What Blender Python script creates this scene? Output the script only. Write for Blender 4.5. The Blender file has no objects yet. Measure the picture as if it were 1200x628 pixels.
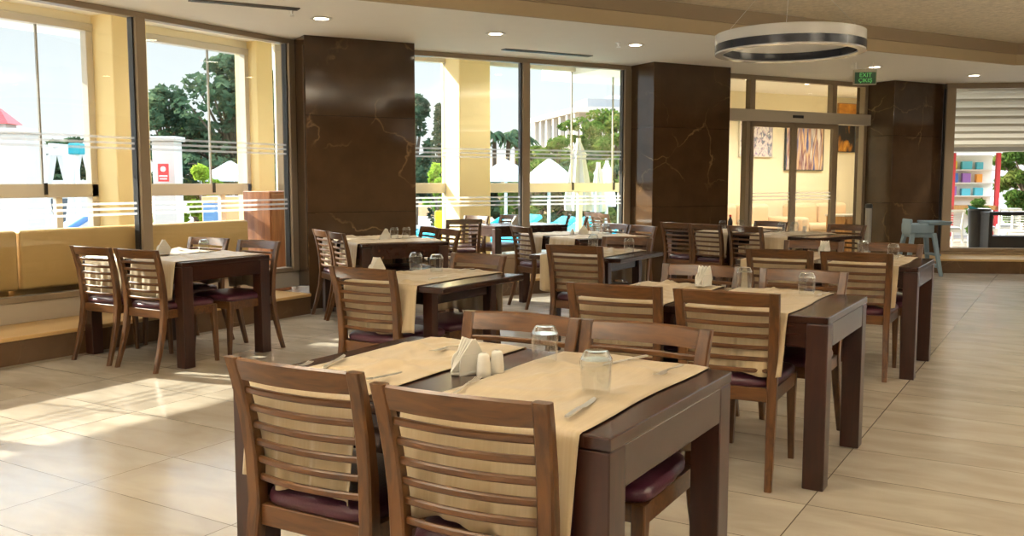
import bpy, bmesh, math, random
from mathutils import Vector, Matrix
C = bpy.context.scene.collection
sc = bpy.context.scene
R = math.radians
PI = math.pi

# ------------------------------------------------------------------ helpers
def new(): return bmesh.new()

def box(bm, x0, x1, y0, y1, z0, z1, bev=0.0, seg=2):
    b = bmesh.new()
    vs = [b.verts.new((x, y, z)) for x in (x0, x1) for y in (y0, y1) for z in (z0, z1)]
    for f in ((0,1,3,2),(4,6,7,5),(0,4,5,1),(2,3,7,6),(0,2,6,4),(1,5,7,3)):
        b.faces.new([vs[i] for i in f])
    bmesh.ops.recalc_face_normals(b, faces=b.faces)
    if bev > 0:
        bmesh.ops.bevel(b, geom=list(b.edges), offset=bev, segments=seg, profile=.5, affect='EDGES', clamp_overlap=True)
    merge(bm, b)

def merge(bm, b, M=None):
    me = bpy.data.meshes.new('tmp')
    b.to_mesh(me); b.free()
    if M is not None: me.transform(M)
    bm.from_mesh(me); bpy.data.meshes.remove(me)

def rings(bm, loops, cap=True, closed=False):
    """loft a list of equally long vertex loops"""
    n = len(loops[0])
    V = [[bm.verts.new(p) for p in l] for l in loops]
    m = len(V)
    for i in range(m if closed else m-1):
        a, b = V[i], V[(i+1) % m]
        for j in range(n):
            bm.faces.new((a[j], a[(j+1) % n], b[(j+1) % n], b[j]))
    if cap and not closed:
        bm.faces.new(list(reversed(V[0]))); bm.faces.new(V[-1])

def bar_z(bm, pts, wx, wy, bev=.004):
    """mostly vertical bar: rectangular section in XY at each point; wx, wy number or list"""
    L = []
    for i, p in enumerate(pts):
        a = (wx[i] if isinstance(wx, (list, tuple)) else wx)/2
        b = (wy[i] if isinstance(wy, (list, tuple)) else wy)/2
        e = min(bev, a*.6, b*.6)
        x, y, z = p
        L.append([(x-a+e,y-b,z),(x+a-e,y-b,z),(x+a,y-b+e,z),(x+a,y+b-e,z),(x+a-e,y+b,z),(x-a+e,y+b,z),(x-a,y+b-e,z),(x-a,y-b+e,z)])
    rings(bm, L)

def bar_x(bm, pts, wy, wz, bev=.004):
    """mostly horizontal bar along x"""
    L = []
    for i, p in enumerate(pts):
        a = (wy[i] if isinstance(wy, (list, tuple)) else wy)/2
        b = (wz[i] if isinstance(wz, (list, tuple)) else wz)/2
        e = min(bev, a*.6, b*.6)
        x, y, z = p
        L.append([(x,y-a+e,z-b),(x,y+a-e,z-b),(x,y+a,z-b+e),(x,y+a,z+b-e),(x,y+a-e,z+b),(x,y-a+e,z+b),(x,y-a,z+b-e),(x,y-a,z-b+e)])
    rings(bm, L)

def tube(bm, pts, r, n=10, cap=True):
    pts = [Vector(p) for p in pts]
    L = []; up0 = None
    for i, p in enumerate(pts):
        d = (pts[min(i+1, len(pts)-1)] - pts[max(i-1, 0)]).normalized()
        if up0 is None: up0 = Vector((0,0,1)) if abs(d.z) < .9 else Vector((1,0,0))
        s = d.cross(up0).normalized(); u = s.cross(d).normalized(); up0 = u
        rr = r[i] if isinstance(r, (list, tuple)) else r
        L.append([p + (s*math.cos(2*PI*k/n) + u*math.sin(2*PI*k/n))*rr for k in range(n)])
    rings(bm, L, cap)

def lathe(bm, prof, n=32, cx=0, cy=0, cz=0, closed=False):
    """prof: list of (r,z), spun about z"""
    L = [[(cx + r*math.cos(2*PI*k/n), cy + r*math.sin(2*PI*k/n), cz + z) for k in range(n)] for r, z in prof]
    rings(bm, L, cap=not closed, closed=closed)

def obj(name, bm, mat=None, parent=None, smooth=False, angle=40, loc=None, rotz=None):
    bmesh.ops.recalc_face_normals(bm, faces=bm.faces)
    me = bpy.data.meshes.new(name); bm.to_mesh(me); bm.free()
    if smooth:
        for p in me.polygons: p.use_smooth = True
        try: me.set_sharp_from_angle(angle=R(angle))
        except Exception: pass
    if mat: me.materials.append(mat)
    o = bpy.data.objects.new(name, me); C.objects.link(o)
    if parent: o.parent = parent
    if loc: o.location = loc
    if rotz is not None: o.rotation_euler = (0, 0, rotz)
    return o

def tag(o, label, cat, group=None, kind=None):
    o['label'] = label; o['category'] = cat
    if group: o['group'] = group
    if kind: o['kind'] = kind
    return o

def empty(name, loc=(0,0,0), rz=0.0):
    o = bpy.data.objects.new(name, None); C.objects.link(o)
    o.empty_display_size = .1
    o.location = loc; o.rotation_euler = (0,0,rz)
    return o

def thing(name, label, cat, loc=(0,0,0), rz=0.0, group=None):
    return tag(empty(name, loc, rz), label, cat, group)

def struct(o, label=None, cat=None):
    o['kind'] = 'structure'
    if label: o['label'] = label
    if cat: o['category'] = cat
    return o

def copy_tree(o, parent=None):
    c = o.copy(); C.objects.link(c)
    if parent: c.parent = parent
    for ch in list(o.children): copy_tree(ch, c)
    return c

def inst(proto, loc, rz, label, cat, group=None):
    """first use takes the prototype itself, later uses copy it with its parts"""
    if not proto.get('used'):
        o = proto; proto['used'] = 1
    else:
        o = copy_tree(proto)
    o.location = loc; o.rotation_euler = (0, 0, rz)
    return tag(o, label, cat, group)

# ------------------------------------------------------------------ materials
def mat(name):
    m = bpy.data.materials.new(name); m.use_nodes = True
    nt = m.node_tree; nt.nodes.clear()
    out = nt.nodes.new('ShaderNodeOutputMaterial')
    return m, nt, out

def N(nt, t, **kw):
    n = nt.nodes.new(t)
    for k, v in kw.items(): setattr(n, k, v)
    return n

def srgb(r, g, b):
    f = lambda c: (c/255/12.92 if c/255 <= .04045 else ((c/255+.055)/1.055)**2.4)
    return (f(r), f(g), f(b), 1)

def principled(nt, out, col=(.8,.8,.8,1), rough=.5, metal=0, spec=.5):
    p = N(nt, 'ShaderNodeBsdfPrincipled')
    p.inputs['Base Color'].default_value = col
    p.inputs['Roughness'].default_value = rough
    p.inputs['Metallic'].default_value = metal
    p.inputs['Specular IOR Level'].default_value = spec
    nt.links.new(p.outputs[0], out.inputs[0])
    return p

def plain(name, col, rough=.5, metal=0, spec=.5, vary=.06, scale=6.0, bump=0.0, bscale=80):
    """solid colour with a faint procedural mottling"""
    m, nt, out = mat(name)
    p = principled(nt, out, col, rough, metal, spec)
    tc = N(nt, 'ShaderNodeTexCoord'); no = N(nt, 'ShaderNodeTexNoise'); no.inputs['Scale'].default_value = scale
    no.inputs['Detail'].default_value = 4
    nt.links.new(tc.outputs['Object'], no.inputs['Vector'])
    mx = N(nt, 'ShaderNodeMix', data_type='RGBA')
    mx.inputs[6].default_value = tuple(c*(1-vary) for c in col[:3]) + (1,)
    mx.inputs[7].default_value = tuple(min(1, c*(1+vary)) for c in col[:3]) + (1,)
    nt.links.new(no.outputs[0], mx.inputs[0]); nt.links.new(mx.outputs[2], p.inputs['Base Color'])
    if bump:
        n2 = N(nt, 'ShaderNodeTexNoise'); n2.inputs['Scale'].default_value = bscale
        nt.links.new(tc.outputs['Object'], n2.inputs['Vector'])
        b = N(nt, 'ShaderNodeBump'); b.inputs['Strength'].default_value = bump; b.inputs['Distance'].default_value = .02
        nt.links.new(n2.outputs[0], b.inputs['Height']); nt.links.new(b.outputs[0], p.inputs['Normal'])
    return m

def wood(name, c1, c2, rough=.32, stretch=(9, 9, 1.2), scale=4.0, coat=.2):
    m, nt, out = mat(name)
    p = principled(nt, out, c1, rough)
    p.inputs['Coat Weight'].default_value = coat; p.inputs['Coat Roughness'].default_value = .22
    tc = N(nt, 'ShaderNodeTexCoord'); mp = N(nt, 'ShaderNodeMapping'); mp.inputs['Scale'].default_value = stretch
    no = N(nt, 'ShaderNodeTexNoise'); no.inputs['Scale'].default_value = scale; no.inputs['Detail'].default_value = 7
    no.inputs['Distortion'].default_value = .8
    rp = N(nt, 'ShaderNodeValToRGB'); rp.color_ramp.elements[0].position = .32; rp.color_ramp.elements[1].position = .68
    rp.color_ramp.elements[0].color = c1; rp.color_ramp.elements[1].color = c2
    L = nt.links.new
    L(tc.outputs['Object'], mp.inputs[0]); L(mp.outputs[0], no.inputs['Vector']); L(no.outputs[0], rp.inputs[0]); L(rp.outputs[0], p.inputs['Base Color'])
    b = N(nt, 'ShaderNodeBump'); b.inputs['Strength'].default_value = .08; b.inputs['Distance'].default_value = .002
    L(no.outputs[0], b.inputs['Height']); L(b.outputs[0], p.inputs['Normal'])
    return m

def marble(name, base, vein, rough=.07, scale=1.1, dark=None, spec=.5, joints=None):
    m, nt, out = mat(name)
    p = principled(nt, out, base, rough, spec=spec)
    L = nt.links.new
    tc = N(nt, 'ShaderNodeTexCoord')
    no = N(nt, 'ShaderNodeTexNoise'); no.inputs['Scale'].default_value = 1.6; no.inputs['Detail'].default_value = 6
    L(tc.outputs['Object'], no.inputs['Vector'])
    add = N(nt, 'ShaderNodeMix', data_type='RGBA'); add.blend_type = 'LINEAR_LIGHT'; add.inputs[0].default_value = .35
    L(tc.outputs['Object'], add.inputs[6]); L(no.outputs[1], add.inputs[7])
    vo = N(nt, 'ShaderNodeTexVoronoi', feature='DISTANCE_TO_EDGE'); vo.inputs['Scale'].default_value = scale
    L(add.outputs[2], vo.inputs['Vector'])
    r1 = N(nt, 'ShaderNodeValToRGB'); e = r1.color_ramp.elements
    e[0].position = 0; e[0].color = (1,1,1,1); e[1].position = .010; e[1].color = (0,0,0,1)
    L(vo.outputs[0], r1.inputs[0])
    n2 = N(nt, 'ShaderNodeTexNoise'); n2.inputs['Scale'].default_value = 2.3; n2.inputs['Detail'].default_value = 5
    L(tc.outputs['Object'], n2.inputs['Vector'])
    r2 = N(nt, 'ShaderNodeValToRGB'); r2.color_ramp.elements[0].position = .45; r2.color_ramp.elements[1].position = .7
    L(n2.outputs[0], r2.inputs[0])
    mul = N(nt, 'ShaderNodeMath', operation='MULTIPLY'); L(r1.outputs[0], mul.inputs[0]); L(r2.outputs[0], mul.inputs[1])
    n3 = N(nt, 'ShaderNodeTexNoise'); n3.inputs['Scale'].default_value = 5; n3.inputs['Detail'].default_value = 8
    L(tc.outputs['Object'], n3.inputs['Vector'])
    m1 = N(nt, 'ShaderNodeMix', data_type='RGBA')
    m1.inputs[6].default_value = dark or tuple(c*.6 for c in base[:3]) + (1,); m1.inputs[7].default_value = tuple(c*1.35 for c in base[:3]) + (1,)
    L(n3.outputs[0], m1.inputs[0])
    m2 = N(nt, 'ShaderNodeMix', data_type='RGBA'); m2.inputs[7].default_value = vein
    L(mul.outputs[0], m2.inputs[0]); L(m1.outputs[2], m2.inputs[6])
    last = m2.outputs[2]
    if joints:
        sx = N(nt, 'ShaderNodeSeparateXYZ'); L(tc.outputs['Object'], sx.inputs[0])
        md = N(nt, 'ShaderNodeMath', operation='WRAP'); md.inputs[1].default_value = 0; md.inputs[2].default_value = joints
        L(sx.outputs[2], md.inputs[0])
        lt = N(nt, 'ShaderNodeMath', operation='LESS_THAN'); lt.inputs[1].default_value = .004; L(md.outputs[0], lt.inputs[0])
        m3 = N(nt, 'ShaderNodeMix', data_type='RGBA'); m3.inputs[7].default_value = (.006,.004,.003,1)
        L(lt.outputs[0], m3.inputs[0]); L(last, m3.inputs[6]); last = m3.outputs[2]
    L(last, p.inputs['Base Color'])
    return m

def pane(name, tint=(.97,.985,.98,1), refl=1.0, rough=0.0):
    """thin clear sheet glass: lets light through, mirrors by angle"""
    m, nt, out = mat(name); L = nt.links.new
    t = N(nt, 'ShaderNodeBsdfTransparent'); t.inputs[0].default_value = tint
    g = N(nt, 'ShaderNodeBsdfGlossy'); g.inputs['Roughness'].default_value = rough; g.inputs[0].default_value = (1,1,1,1)
    f = N(nt, 'ShaderNodeLayerWeight'); f.inputs[0].default_value = .5
    pw = N(nt, 'ShaderNodeMath', operation='POWER'); pw.inputs[1].default_value = 4.0
    mu = N(nt, 'ShaderNodeMath', operation='MULTIPLY_ADD'); mu.inputs[1].default_value = refl; mu.inputs[2].default_value = .035*refl
    mx = N(nt, 'ShaderNodeMixShader')
    L(f.outputs['Facing'], pw.inputs[0]); L(pw.outputs[0], mu.inputs[0]); L(mu.outputs[0], mx.inputs[0]); L(t.outputs[0], mx.inputs[1]); L(g.outputs[0], mx.inputs[2]); L(mx.outputs[0], out.inputs[0])
    return m

def frosted(name, a=.45):
    m, nt, out = mat(name); L = nt.links.new
    t = N(nt, 'ShaderNodeBsdfTransparent')
    d = N(nt, 'ShaderNodeBsdfDiffuse'); d.inputs[0].default_value = (.85,.87,.9,1)
    tr = N(nt, 'ShaderNodeBsdfTranslucent'); tr.inputs[0].default_value = (.85,.87,.9,1)
    m1 = N(nt, 'ShaderNodeMixShader'); m1.inputs[0].default_value = .5; L(d.outputs[0], m1.inputs[1]); L(tr.outputs[0], m1.inputs[2])
    mx = N(nt, 'ShaderNodeMixShader'); mx.inputs[0].default_value = a; L(t.outputs[0], mx.inputs[1]); L(m1.outputs[0], mx.inputs[2]); L(mx.outputs[0], out.inputs[0])
    return m

def emit(name, col, s):
    m, nt, out = mat(name)
    e = N(nt, 'ShaderNodeEmission'); e.inputs[0].default_value = col; e.inputs[1].default_value = s
    nt.links.new(e.outputs[0], out.inputs[0]); return m

def tiles(name):
    m, nt, out = mat(name); L = nt.links.new
    p = principled(nt, out, (.6,.47,.32,1), .16, spec=.5)
    tc = N(nt, 'ShaderNodeTexCoord'); s = N(nt, 'ShaderNodeSeparateXYZ'); L(tc.outputs['Object'], s.inputs[0])
    def line(src, off, pitch, w):
        a = N(nt, 'ShaderNodeMath', operation='ADD'); a.inputs[1].default_value = off; L(src, a.inputs[0])
        md = N(nt, 'ShaderNodeMath', operation='WRAP'); md.inputs[1].default_value = 0; md.inputs[2].default_value = pitch; L(a.outputs[0], md.inputs[0])
        lt = N(nt, 'ShaderNodeMath', operation='LESS_THAN'); lt.inputs[1].default_value = w; L(md.outputs[0], lt.inputs[0])
        fl = N(nt, 'ShaderNodeMath', operation='DIVIDE'); fl.inputs[1].default_value = pitch; L(a.outputs[0], fl.inputs[0])
        f2 = N(nt, 'ShaderNodeMath', operation='FLOOR'); L(fl.outputs[0], f2.inputs[0])
        return lt.outputs[0], f2.outputs[0]
    lx, ix = line(s.outputs[0], .854+.0025, .8966, .005)
    ly, iy = line(s.outputs[1], -2.304+.0025, .4515, .005)
    mxm = N(nt, 'ShaderNodeMath', operation='MAXIMUM'); L(lx, mxm.inputs[0]); L(ly, mxm.inputs[1])
    cb = N(nt, 'ShaderNodeCombineXYZ'); L(ix, cb.inputs[0]); L(iy, cb.inputs[1])
    wn = N(nt, 'ShaderNodeTexWhiteNoise', noise_dimensions='3D'); L(cb.outputs[0], wn.inputs['Vector'])
    # cloudy streaks drifting within each tile
    mp = N(nt, 'ShaderNodeMapping'); mp.inputs['Scale'].default_value = (1.0, 2.6, 1); L(tc.outputs['Object'], mp.inputs[0])
    of = N(nt, 'ShaderNodeVectorMath', operation='ADD'); L(mp.outputs[0], of.inputs[0])
    sc_ = N(nt, 'ShaderNodeVectorMath', operation='SCALE'); sc_.inputs['Scale'].default_value = 7; L(wn.outputs['Color'], sc_.inputs[0]); L(sc_.outputs[0], of.inputs[1])
    no = N(nt, 'ShaderNodeTexNoise'); no.inputs['Scale'].default_value = 2.2; no.inputs['Detail'].default_value = 7; no.inputs['Distortion'].default_value = .6
    L(of.outputs[0], no.inputs['Vector'])
    rp = N(nt, 'ShaderNodeValToRGB'); e = rp.color_ramp.elements
    e[0].position = .3; e[0].color = srgb(165,154,139); e[1].position = .7; e[1].color = srgb(192,182,166)
    L(no.outputs[0], rp.inputs[0])
    br = N(nt, 'ShaderNodeHueSaturation'); L(rp.outputs[0], br.inputs['Color'])
    v = N(nt, 'ShaderNodeMapRange'); v.inputs[3].default_value = .93; v.inputs[4].default_value = 1.05; L(wn.outputs['Value'], v.inputs[0]); L(v.outputs[0], br.inputs['Value'])
    mx = N(nt, 'ShaderNodeMix', data_type='RGBA'); mx.inputs[7].default_value = srgb(104,92,80)
    L(mxm.outputs[0], mx.inputs[0]); L(br.outputs[0], mx.inputs[6]); L(mx.outputs[2], p.inputs['Base Color'])
    rr = N(nt, 'ShaderNodeMapRange'); rr.inputs[3].default_value = .15; rr.inputs[4].default_value = .26; L(no.outputs[0], rr.inputs[0]); L(rr.outputs[0], p.inputs['Roughness'])
    b = N(nt, 'ShaderNodeBump'); b.inputs['Strength'].default_value = .25; b.inputs['Distance'].default_value = -.002; L(mxm.outputs[0], b.inputs['Height']); L(b.outputs[0], p.inputs['Normal'])
    return m

def foliage_mat(name, c1, c2, c3):
    m, nt, out = mat(name); L = nt.links.new
    g = N(nt, 'ShaderNodeObjectInfo'); tc = N(nt, 'ShaderNodeTexCoord')
    no = N(nt, 'ShaderNodeTexNoise'); no.inputs['Scale'].default_value = 1.3; no.inputs['Detail'].default_value = 6
    L(tc.outputs['Object'], no.inputs['Vector'])
    rp = N(nt, 'ShaderNodeValToRGB'); e = rp.color_ramp.elements
    e[0].position = .32; e[0].color = c1; e[1].position = .7; e[1].color = c3; k = e.new(.5); k.color = c2
    L(no.outputs[0], rp.inputs[0])
    d = N(nt, 'ShaderNodeBsdfDiffuse'); t = N(nt, 'ShaderNodeBsdfTranslucent'); mx = N(nt, 'ShaderNodeMixShader'); mx.inputs[0].default_value = .4
    L(rp.outputs[0], d.inputs[0]); L(rp.outputs[0], t.inputs[0]); L(d.outputs[0], mx.inputs[1]); L(t.outputs[0], mx.inputs[2]); L(mx.outputs[0], out.inputs[0])
    return m

def cloth(name, c1, c2, rough=.42, sheen=.3):
    m, nt, out = mat(name); L = nt.links.new
    p = principled(nt, out, c1, rough); p.inputs['Sheen Weight'].default_value = sheen
    tc = N(nt, 'ShaderNodeTexCoord')
    mp = N(nt, 'ShaderNodeMapping'); mp.inputs['Scale'].default_value = (60, 1.2, 1.2); L(tc.outputs['Object'], mp.inputs[0])
    no = N(nt, 'ShaderNodeTexNoise'); no.inputs['Scale'].default_value = 2; no.inputs['Detail'].default_value = 5; L(mp.outputs[0], no.inputs['Vector'])
    mx = N(nt, 'ShaderNodeMix', data_type='RGBA'); mx.inputs[6].default_value = c1; mx.inputs[7].default_value = c2
    L(no.outputs[0], mx.inputs[0]); L(mx.outputs[2], p.inputs['Base Color'])
    n2 = N(nt, 'ShaderNodeTexNoise'); n2.inputs['Scale'].default_value = 9; n2.inputs['Detail'].default_value = 3; L(tc.outputs['Object'], n2.inputs['Vector'])
    b = N(nt, 'ShaderNodeBump'); b.inputs['Strength'].default_value = .35; b.inputs['Distance'].default_value = .012; L(n2.outputs[0], b.inputs['Height']); L(b.outputs[0], p.inputs['Normal'])
    return m

def canvas(name, stops, scale=(2,1,9), nscale=1.6):
    """abstract painted canvas: streaks of several colours"""
    m, nt, out = mat(name); L = nt.links.new
    p = principled(nt, out, (.5,.5,.5,1), .6)
    tc = N(nt, 'ShaderNodeTexCoord'); mp = N(nt, 'ShaderNodeMapping'); mp.inputs['Scale'].default_value = scale; L(tc.outputs['Object'], mp.inputs[0])
    no = N(nt, 'ShaderNodeTexNoise'); no.inputs['Scale'].default_value = nscale; no.inputs['Detail'].default_value = 5; no.inputs['Distortion'].default_value = .5
    L(mp.outputs[0], no.inputs['Vector'])
    rp = N(nt, 'ShaderNodeValToRGB'); e = rp.color_ramp.elements
    e[0].position = stops[0][0]; e[0].color = stops[0][1]; e[1].position = stops[-1][0]; e[1].color = stops[-1][1]
    for q, c in stops[1:-1]: k = e.new(q); k.color = c
    L(no.outputs[0], rp.inputs[0]); L(rp.outputs[0], p.inputs['Base Color'])
    return m

M = {}
M['tile'] = tiles('floor_tile')
M['ceil'] = plain('ceiling_paint', srgb(248,245,239), .8, vary=.02)
M['fascia'] = plain('fascia_paint', srgb(184,166,132), .75, vary=.03)
M['fascia_shade'] = plain('fascia_shade_paint', srgb(150,132,104), .75, vary=.03)  # shade of the upper bulkhead band put into its colour
M['stipple'] = plain('stippled_ceiling_paper', srgb(222,210,186), .8, vary=.30, scale=20, bump=1.0, bscale=20)
M['wall'] = plain('cream_wall_paint', srgb(242,232,204), .8, vary=.02)
M['panel_wall'] = wood('tan_wall_panel', srgb(120,92,62), srgb(146,114,80), .5, (4,4,.4), 3, 0)
M['yellow'] = plain('yellow_render', srgb(240,220,166), .85, vary=.03)
M['frame'] = plain('taupe_anodised_frame', srgb(152,136,114), .42, .25, vary=.04)
M['frame_light'] = plain('champagne_frame', srgb(198,190,176), .4, .2, vary=.03)
M['frame_steel'] = plain('grey_steel_frame', srgb(160,156,148), .35, .5, vary=.03)
M['white_frame'] = plain('white_frame', srgb(232,226,212), .45, vary=.02)
M['marble'] = marble('brown_marble', (.066,.036,.0175,1), (.24,.15,.065,1), .08, .9, joints=.97)
M['marble_step'] = marble('brown_step_marble', (.13,.075,.038,1), (.40,.27,.15,1), .14, 2.2)
M['step_top'] = plain('tan_step_stone', srgb(206,170,116), .3, vary=.10, scale=3)
M['chair'] = wood('walnut_chair_wood', (.056,.0210,.0056,1), (.130,.052,.0135,1), .34, (9,9,1.4), 5, .1)
M['chair_x'] = wood('walnut_chair_wood_crosswise', (.056,.0210,.0056,1), (.130,.052,.0135,1), .34, (1.4,9,9), 5, .1)
M['table'] = wood('mahogany_table_wood', (.022,.0062,.0030,1), (.042,.0115,.0050,1), .34, (9,9,1.0), 4, .1)
M['table_x'] = wood('mahogany_table_top', (.020,.0062,.0032,1), (.038,.0115,.0052,1), .22, (1.2,12,9), 4, .2)
M['burgundy'] = plain('burgundy_leather', (.058,.012,.024,1), .34, vary=.12, scale=12, bump=.12, bscale=160)
M['runner'] = cloth('gold_satin_runner', srgb(174,152,118), srgb(198,180,148))
M['porcelain'] = plain('white_porcelain', srgb(232,230,222), .22, vary=.02)
M['paper'] = plain('napkin_paper', srgb(240,238,230), .85, vary=.03)
M['steel'] = plain('polished_steel', (.86,.84,.80,1), .30, .85, vary=.03)
M['pane'] = pane('window_glass', refl=.7)
M['pane_outer'] = pane('outer_window_glass', refl=.4)
M['tumbler'] = pane('tumbler_glass', (.97,.98,.98,1), 1.5, .02)
M['frost'] = frosted('frosted_stripe', .32)
M['lamp'] = emit('downlight_lens', (1,.86,.62,1), 14)
M['white_trim'] = plain('white_lamp_trim', srgb(235,230,220), .4, vary=.01)
M['acrylic'] = plain('white_acrylic', srgb(216,218,220), .18, vary=.01)
M['navy'] = plain('dark_navy_band', (.012,.016,.032,1), .22, vary=.05)
M['black'] = plain('black_plastic', (.014,.014,.014,1), .35, vary=.05)
M['grey_vent'] = plain('grey_vent_metal', srgb(96,90,82), .5, vary=.04)
M['blue_plastic'] = plain('pale_blue_plastic', srgb(128,150,164), .4, vary=.05)
M['bench'] = plain('golden_bench_vinyl', srgb(216,180,120), .4, vary=.07, scale=3)
M['bench_dark'] = plain('dark_plinth', (.015,.011,.008,1), .5, vary=.1)
M['cab_wood'] = wood('red_cabinet_wood', (.20,.062,.016,1), (.36,.135,.04,1), .35, (6,6,.8), 3)
M['terrace_floor'] = plain('terrace_tile', srgb(196,184,164), .35, vary=.06)
M['stone'] = plain('white_stone', srgb(176,172,167), .8, vary=.06, scale=3)
M['paving'] = plain('light_paving', srgb(166,161,153), .8, vary=.06, scale=1.5)
M['patio'] = plain('shaded_patio_tile', srgb(150,138,120), .6, vary=.08)  # darker than the open paving, shade put into the colour
M['lawn'] = plain('planting_ground', (.06,.11,.025,1), .9, vary=.3, scale=2)
M['white_fabric'] = plain('white_parasol_fabric', srgb(180,181,181), .8, vary=.02)
M['turq'] = plain('turquoise_fabric', (.01,.42,.58,1), .7, vary=.12)
M['turq2'] = plain('turquoise_paint', (.0,.22,.27,1), .5, vary=.06)
M['blue_fabric'] = plain('blue_fabric', (.10,.24,.50,1), .7, vary=.08)
M['white_metal'] = plain('white_metal', srgb(196,197,198), .35, .1, vary=.02)
M['yellow_plastic'] = plain('yellow_plastic', (.85,.62,.01,1), .4, vary=.05)
M['red_paint'] = plain('red_paint', (.55,.03,.03,1), .5, vary=.06)
M['salmon'] = plain('salmon_render', srgb(226,170,128), .8, vary=.04)
M['bark'] = plain('bark', (.10,.065,.04,1), .9, vary=.35, scale=9, bump=.5, bscale=20)
M['leaf_dark'] = foliage_mat('hazed_dark_leaves', (.024,.046,.028,1), (.058,.10,.055,1), (.12,.165,.085,1))  # lightened, greyed greens carry the outdoor haze and glare
M['leaf_mid'] = foliage_mat('mid_leaves', (.035,.075,.016,1), (.09,.15,.03,1), (.22,.22,.06,1))
M['leaf_lime'] = foliage_mat('lime_leaves', (.10,.20,.02,1), (.26,.38,.04,1), (.45,.52,.08,1))
M['leaf_cyp'] = foliage_mat('cypress_leaves', (.008,.026,.018,1), (.025,.05,.035,1), (.05,.08,.05,1))
M['tan_wall'] = plain('tan_render', srgb(176,148,112), .85, vary=.06)
M['roof_grey'] = plain('grey_roof', srgb(150,150,150), .7, vary=.06)
M['sofa'] = plain('beige_sofa_leather', srgb(226,200,168), .45, vary=.04)
M['glass_dark'] = plain('dark_window_glass', (.05,.065,.08,1), .1, vary=.1)
M['orange_wood'] = wood('honey_wood', (.32,.14,.03,1), (.50,.25,.07,1), .35)
M['white_chair'] = plain('white_painted_chair', srgb(222,218,208), .4, vary=.03)
def sign_mat(name, col, s):
    m, nt, out = mat(name); L = nt.links.new
    p = principled(nt, out, col, .4); p.inputs['Emission Color'].default_value = col; p.inputs['Emission Strength'].default_value = s
    return m
M['sign_green'] = sign_mat('exit_sign_green', (.004,.06,.010,1), .05)
M['sign_text'] = sign_mat('exit_sign_letters', (.16,.70,.18,1), .18)
M['sign_white'] = sign_mat('exit_sign_case', (.50,.46,.34,1), .0)
M['water'] = plain('pool_water', (.03,.45,.60,1), .06, vary=.12, scale=2, bump=.3, bscale=3)

# ------------------------------------------------------------------ camera
cam = bpy.data.cameras.new('camera'); co = bpy.data.objects.new('camera', cam); C.objects.link(co)
co.location = (0, 0, 1.29); co.rotation_euler = (R(90-5.42), 0, R(31.43))
cam.sensor_width = 36; cam.lens = 36*1075/1200; cam.clip_start = .05; cam.clip_end = 500
sc.camera = co

# wall frames: local x runs along the wall, local y points out of the room
RZ1, RZ2, RZ3 = R(90), R(60), R(25)
def P2(s, o, z=0):
    return Vector((s*.5 - o*.8660254, s*.8660254 + o*.5, z))
def P3(s, o, z=0):
    c, d = math.cos(RZ3), math.sin(RZ3)
    return Vector((s*c - o*d, s*d + o*c, z))

# ------------------------------------------------------------------ room shell
H = 2.72; HH = 2.98
bm = new(); box(bm, -10.4, 8, -5, 22, -.12, 0); struct(obj('floor', bm, M['tile']), 'glossy beige stone tile floor with thin grout lines', 'floor')

def poly_slab(bm, pts, z0, z1):
    rings(bm, [[(x,y,z0) for x,y in pts],[(x,y,z1) for x,y in pts]])
# lower soffit between the bulkhead edge and the glass walls
e0 = P2(-1.74, 7.08); e1 = Vector((-.71, 13.12, 0)); e2 = e1 + Vector((.906,.423,0))*9.5
inner = [(e0.x,e0.y),(e1.x,e1.y),(e2.x,e2.y)]
w3a = P3(4.7, 14.6); w3b = P3(15, 14.6)
bm = new()
poly_slab(bm, inner + [(w3b.x,w3b.y),(w3a.x,w3a.y),(P2(12.4,9.75).x,P2(12.4,9.75).y),(P2(2.4,9.75).x,P2(2.4,9.75).y),(-7.0,7.1)], H, 3.14)
struct(obj('ceiling', bm, M['ceil']), 'smooth off white lower ceiling', 'ceiling')
f0 = P2(-2.6, 7.45); f1 = e1 + (Vector((.866,-.5,0))+Vector((.423,-.906,0))).normalized()*-.4; f2 = f1 + Vector((.906,.423,0))*9.3
bm = new(); poly_slab(bm, [(-7.0,-5),(7.8,-5),(7.8,f2.y),(f2.x,f2.y),(f1.x,f1.y),(f0.x,f0.y),(-7.0,f0.y)], HH, 3.12)
struct(obj('ceiling', bm, M['stipple']), 'stippled beige raised ceiling', 'ceiling')
# two-step bulkhead fascia
def offset_line(d):
    a = P2(-1.9, 7.08-d); n3 = Vector((.423,-.906,0)); u = Vector((.5,.866,0)); n2 = Vector((.866,-.5,0)); v = Vector((.906,.423,0))
    # mitre at the corner
    b = e1 + (n2+n3).normalized()*d/ math.cos(R(17.5))
    c = b + v*9.5
    return a, b, c
def fascia(z0, z1, d0, d1, m, name, lab):
    A = offset_line(d0); B = offset_line(d1); bm = new()
    loop = [[(A[i].x,A[i].y,z0),(A[i].x,A[i].y,z1),(B[i].x,B[i].y,z1),(B[i].x,B[i].y,z0)] for i in range(3)]
    rings(bm, loop); return struct(obj(name, bm, m), lab, 'trim')
fascia(H-.001, 2.845, -.02, .02, M['fascia'], 'trim_1', 'lower band of the ceiling bulkhead')
fascia(2.845, HH, -.02, .05, M['fascia_shade'], 'trim_2', 'upper band of the ceiling bulkhead')

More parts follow.
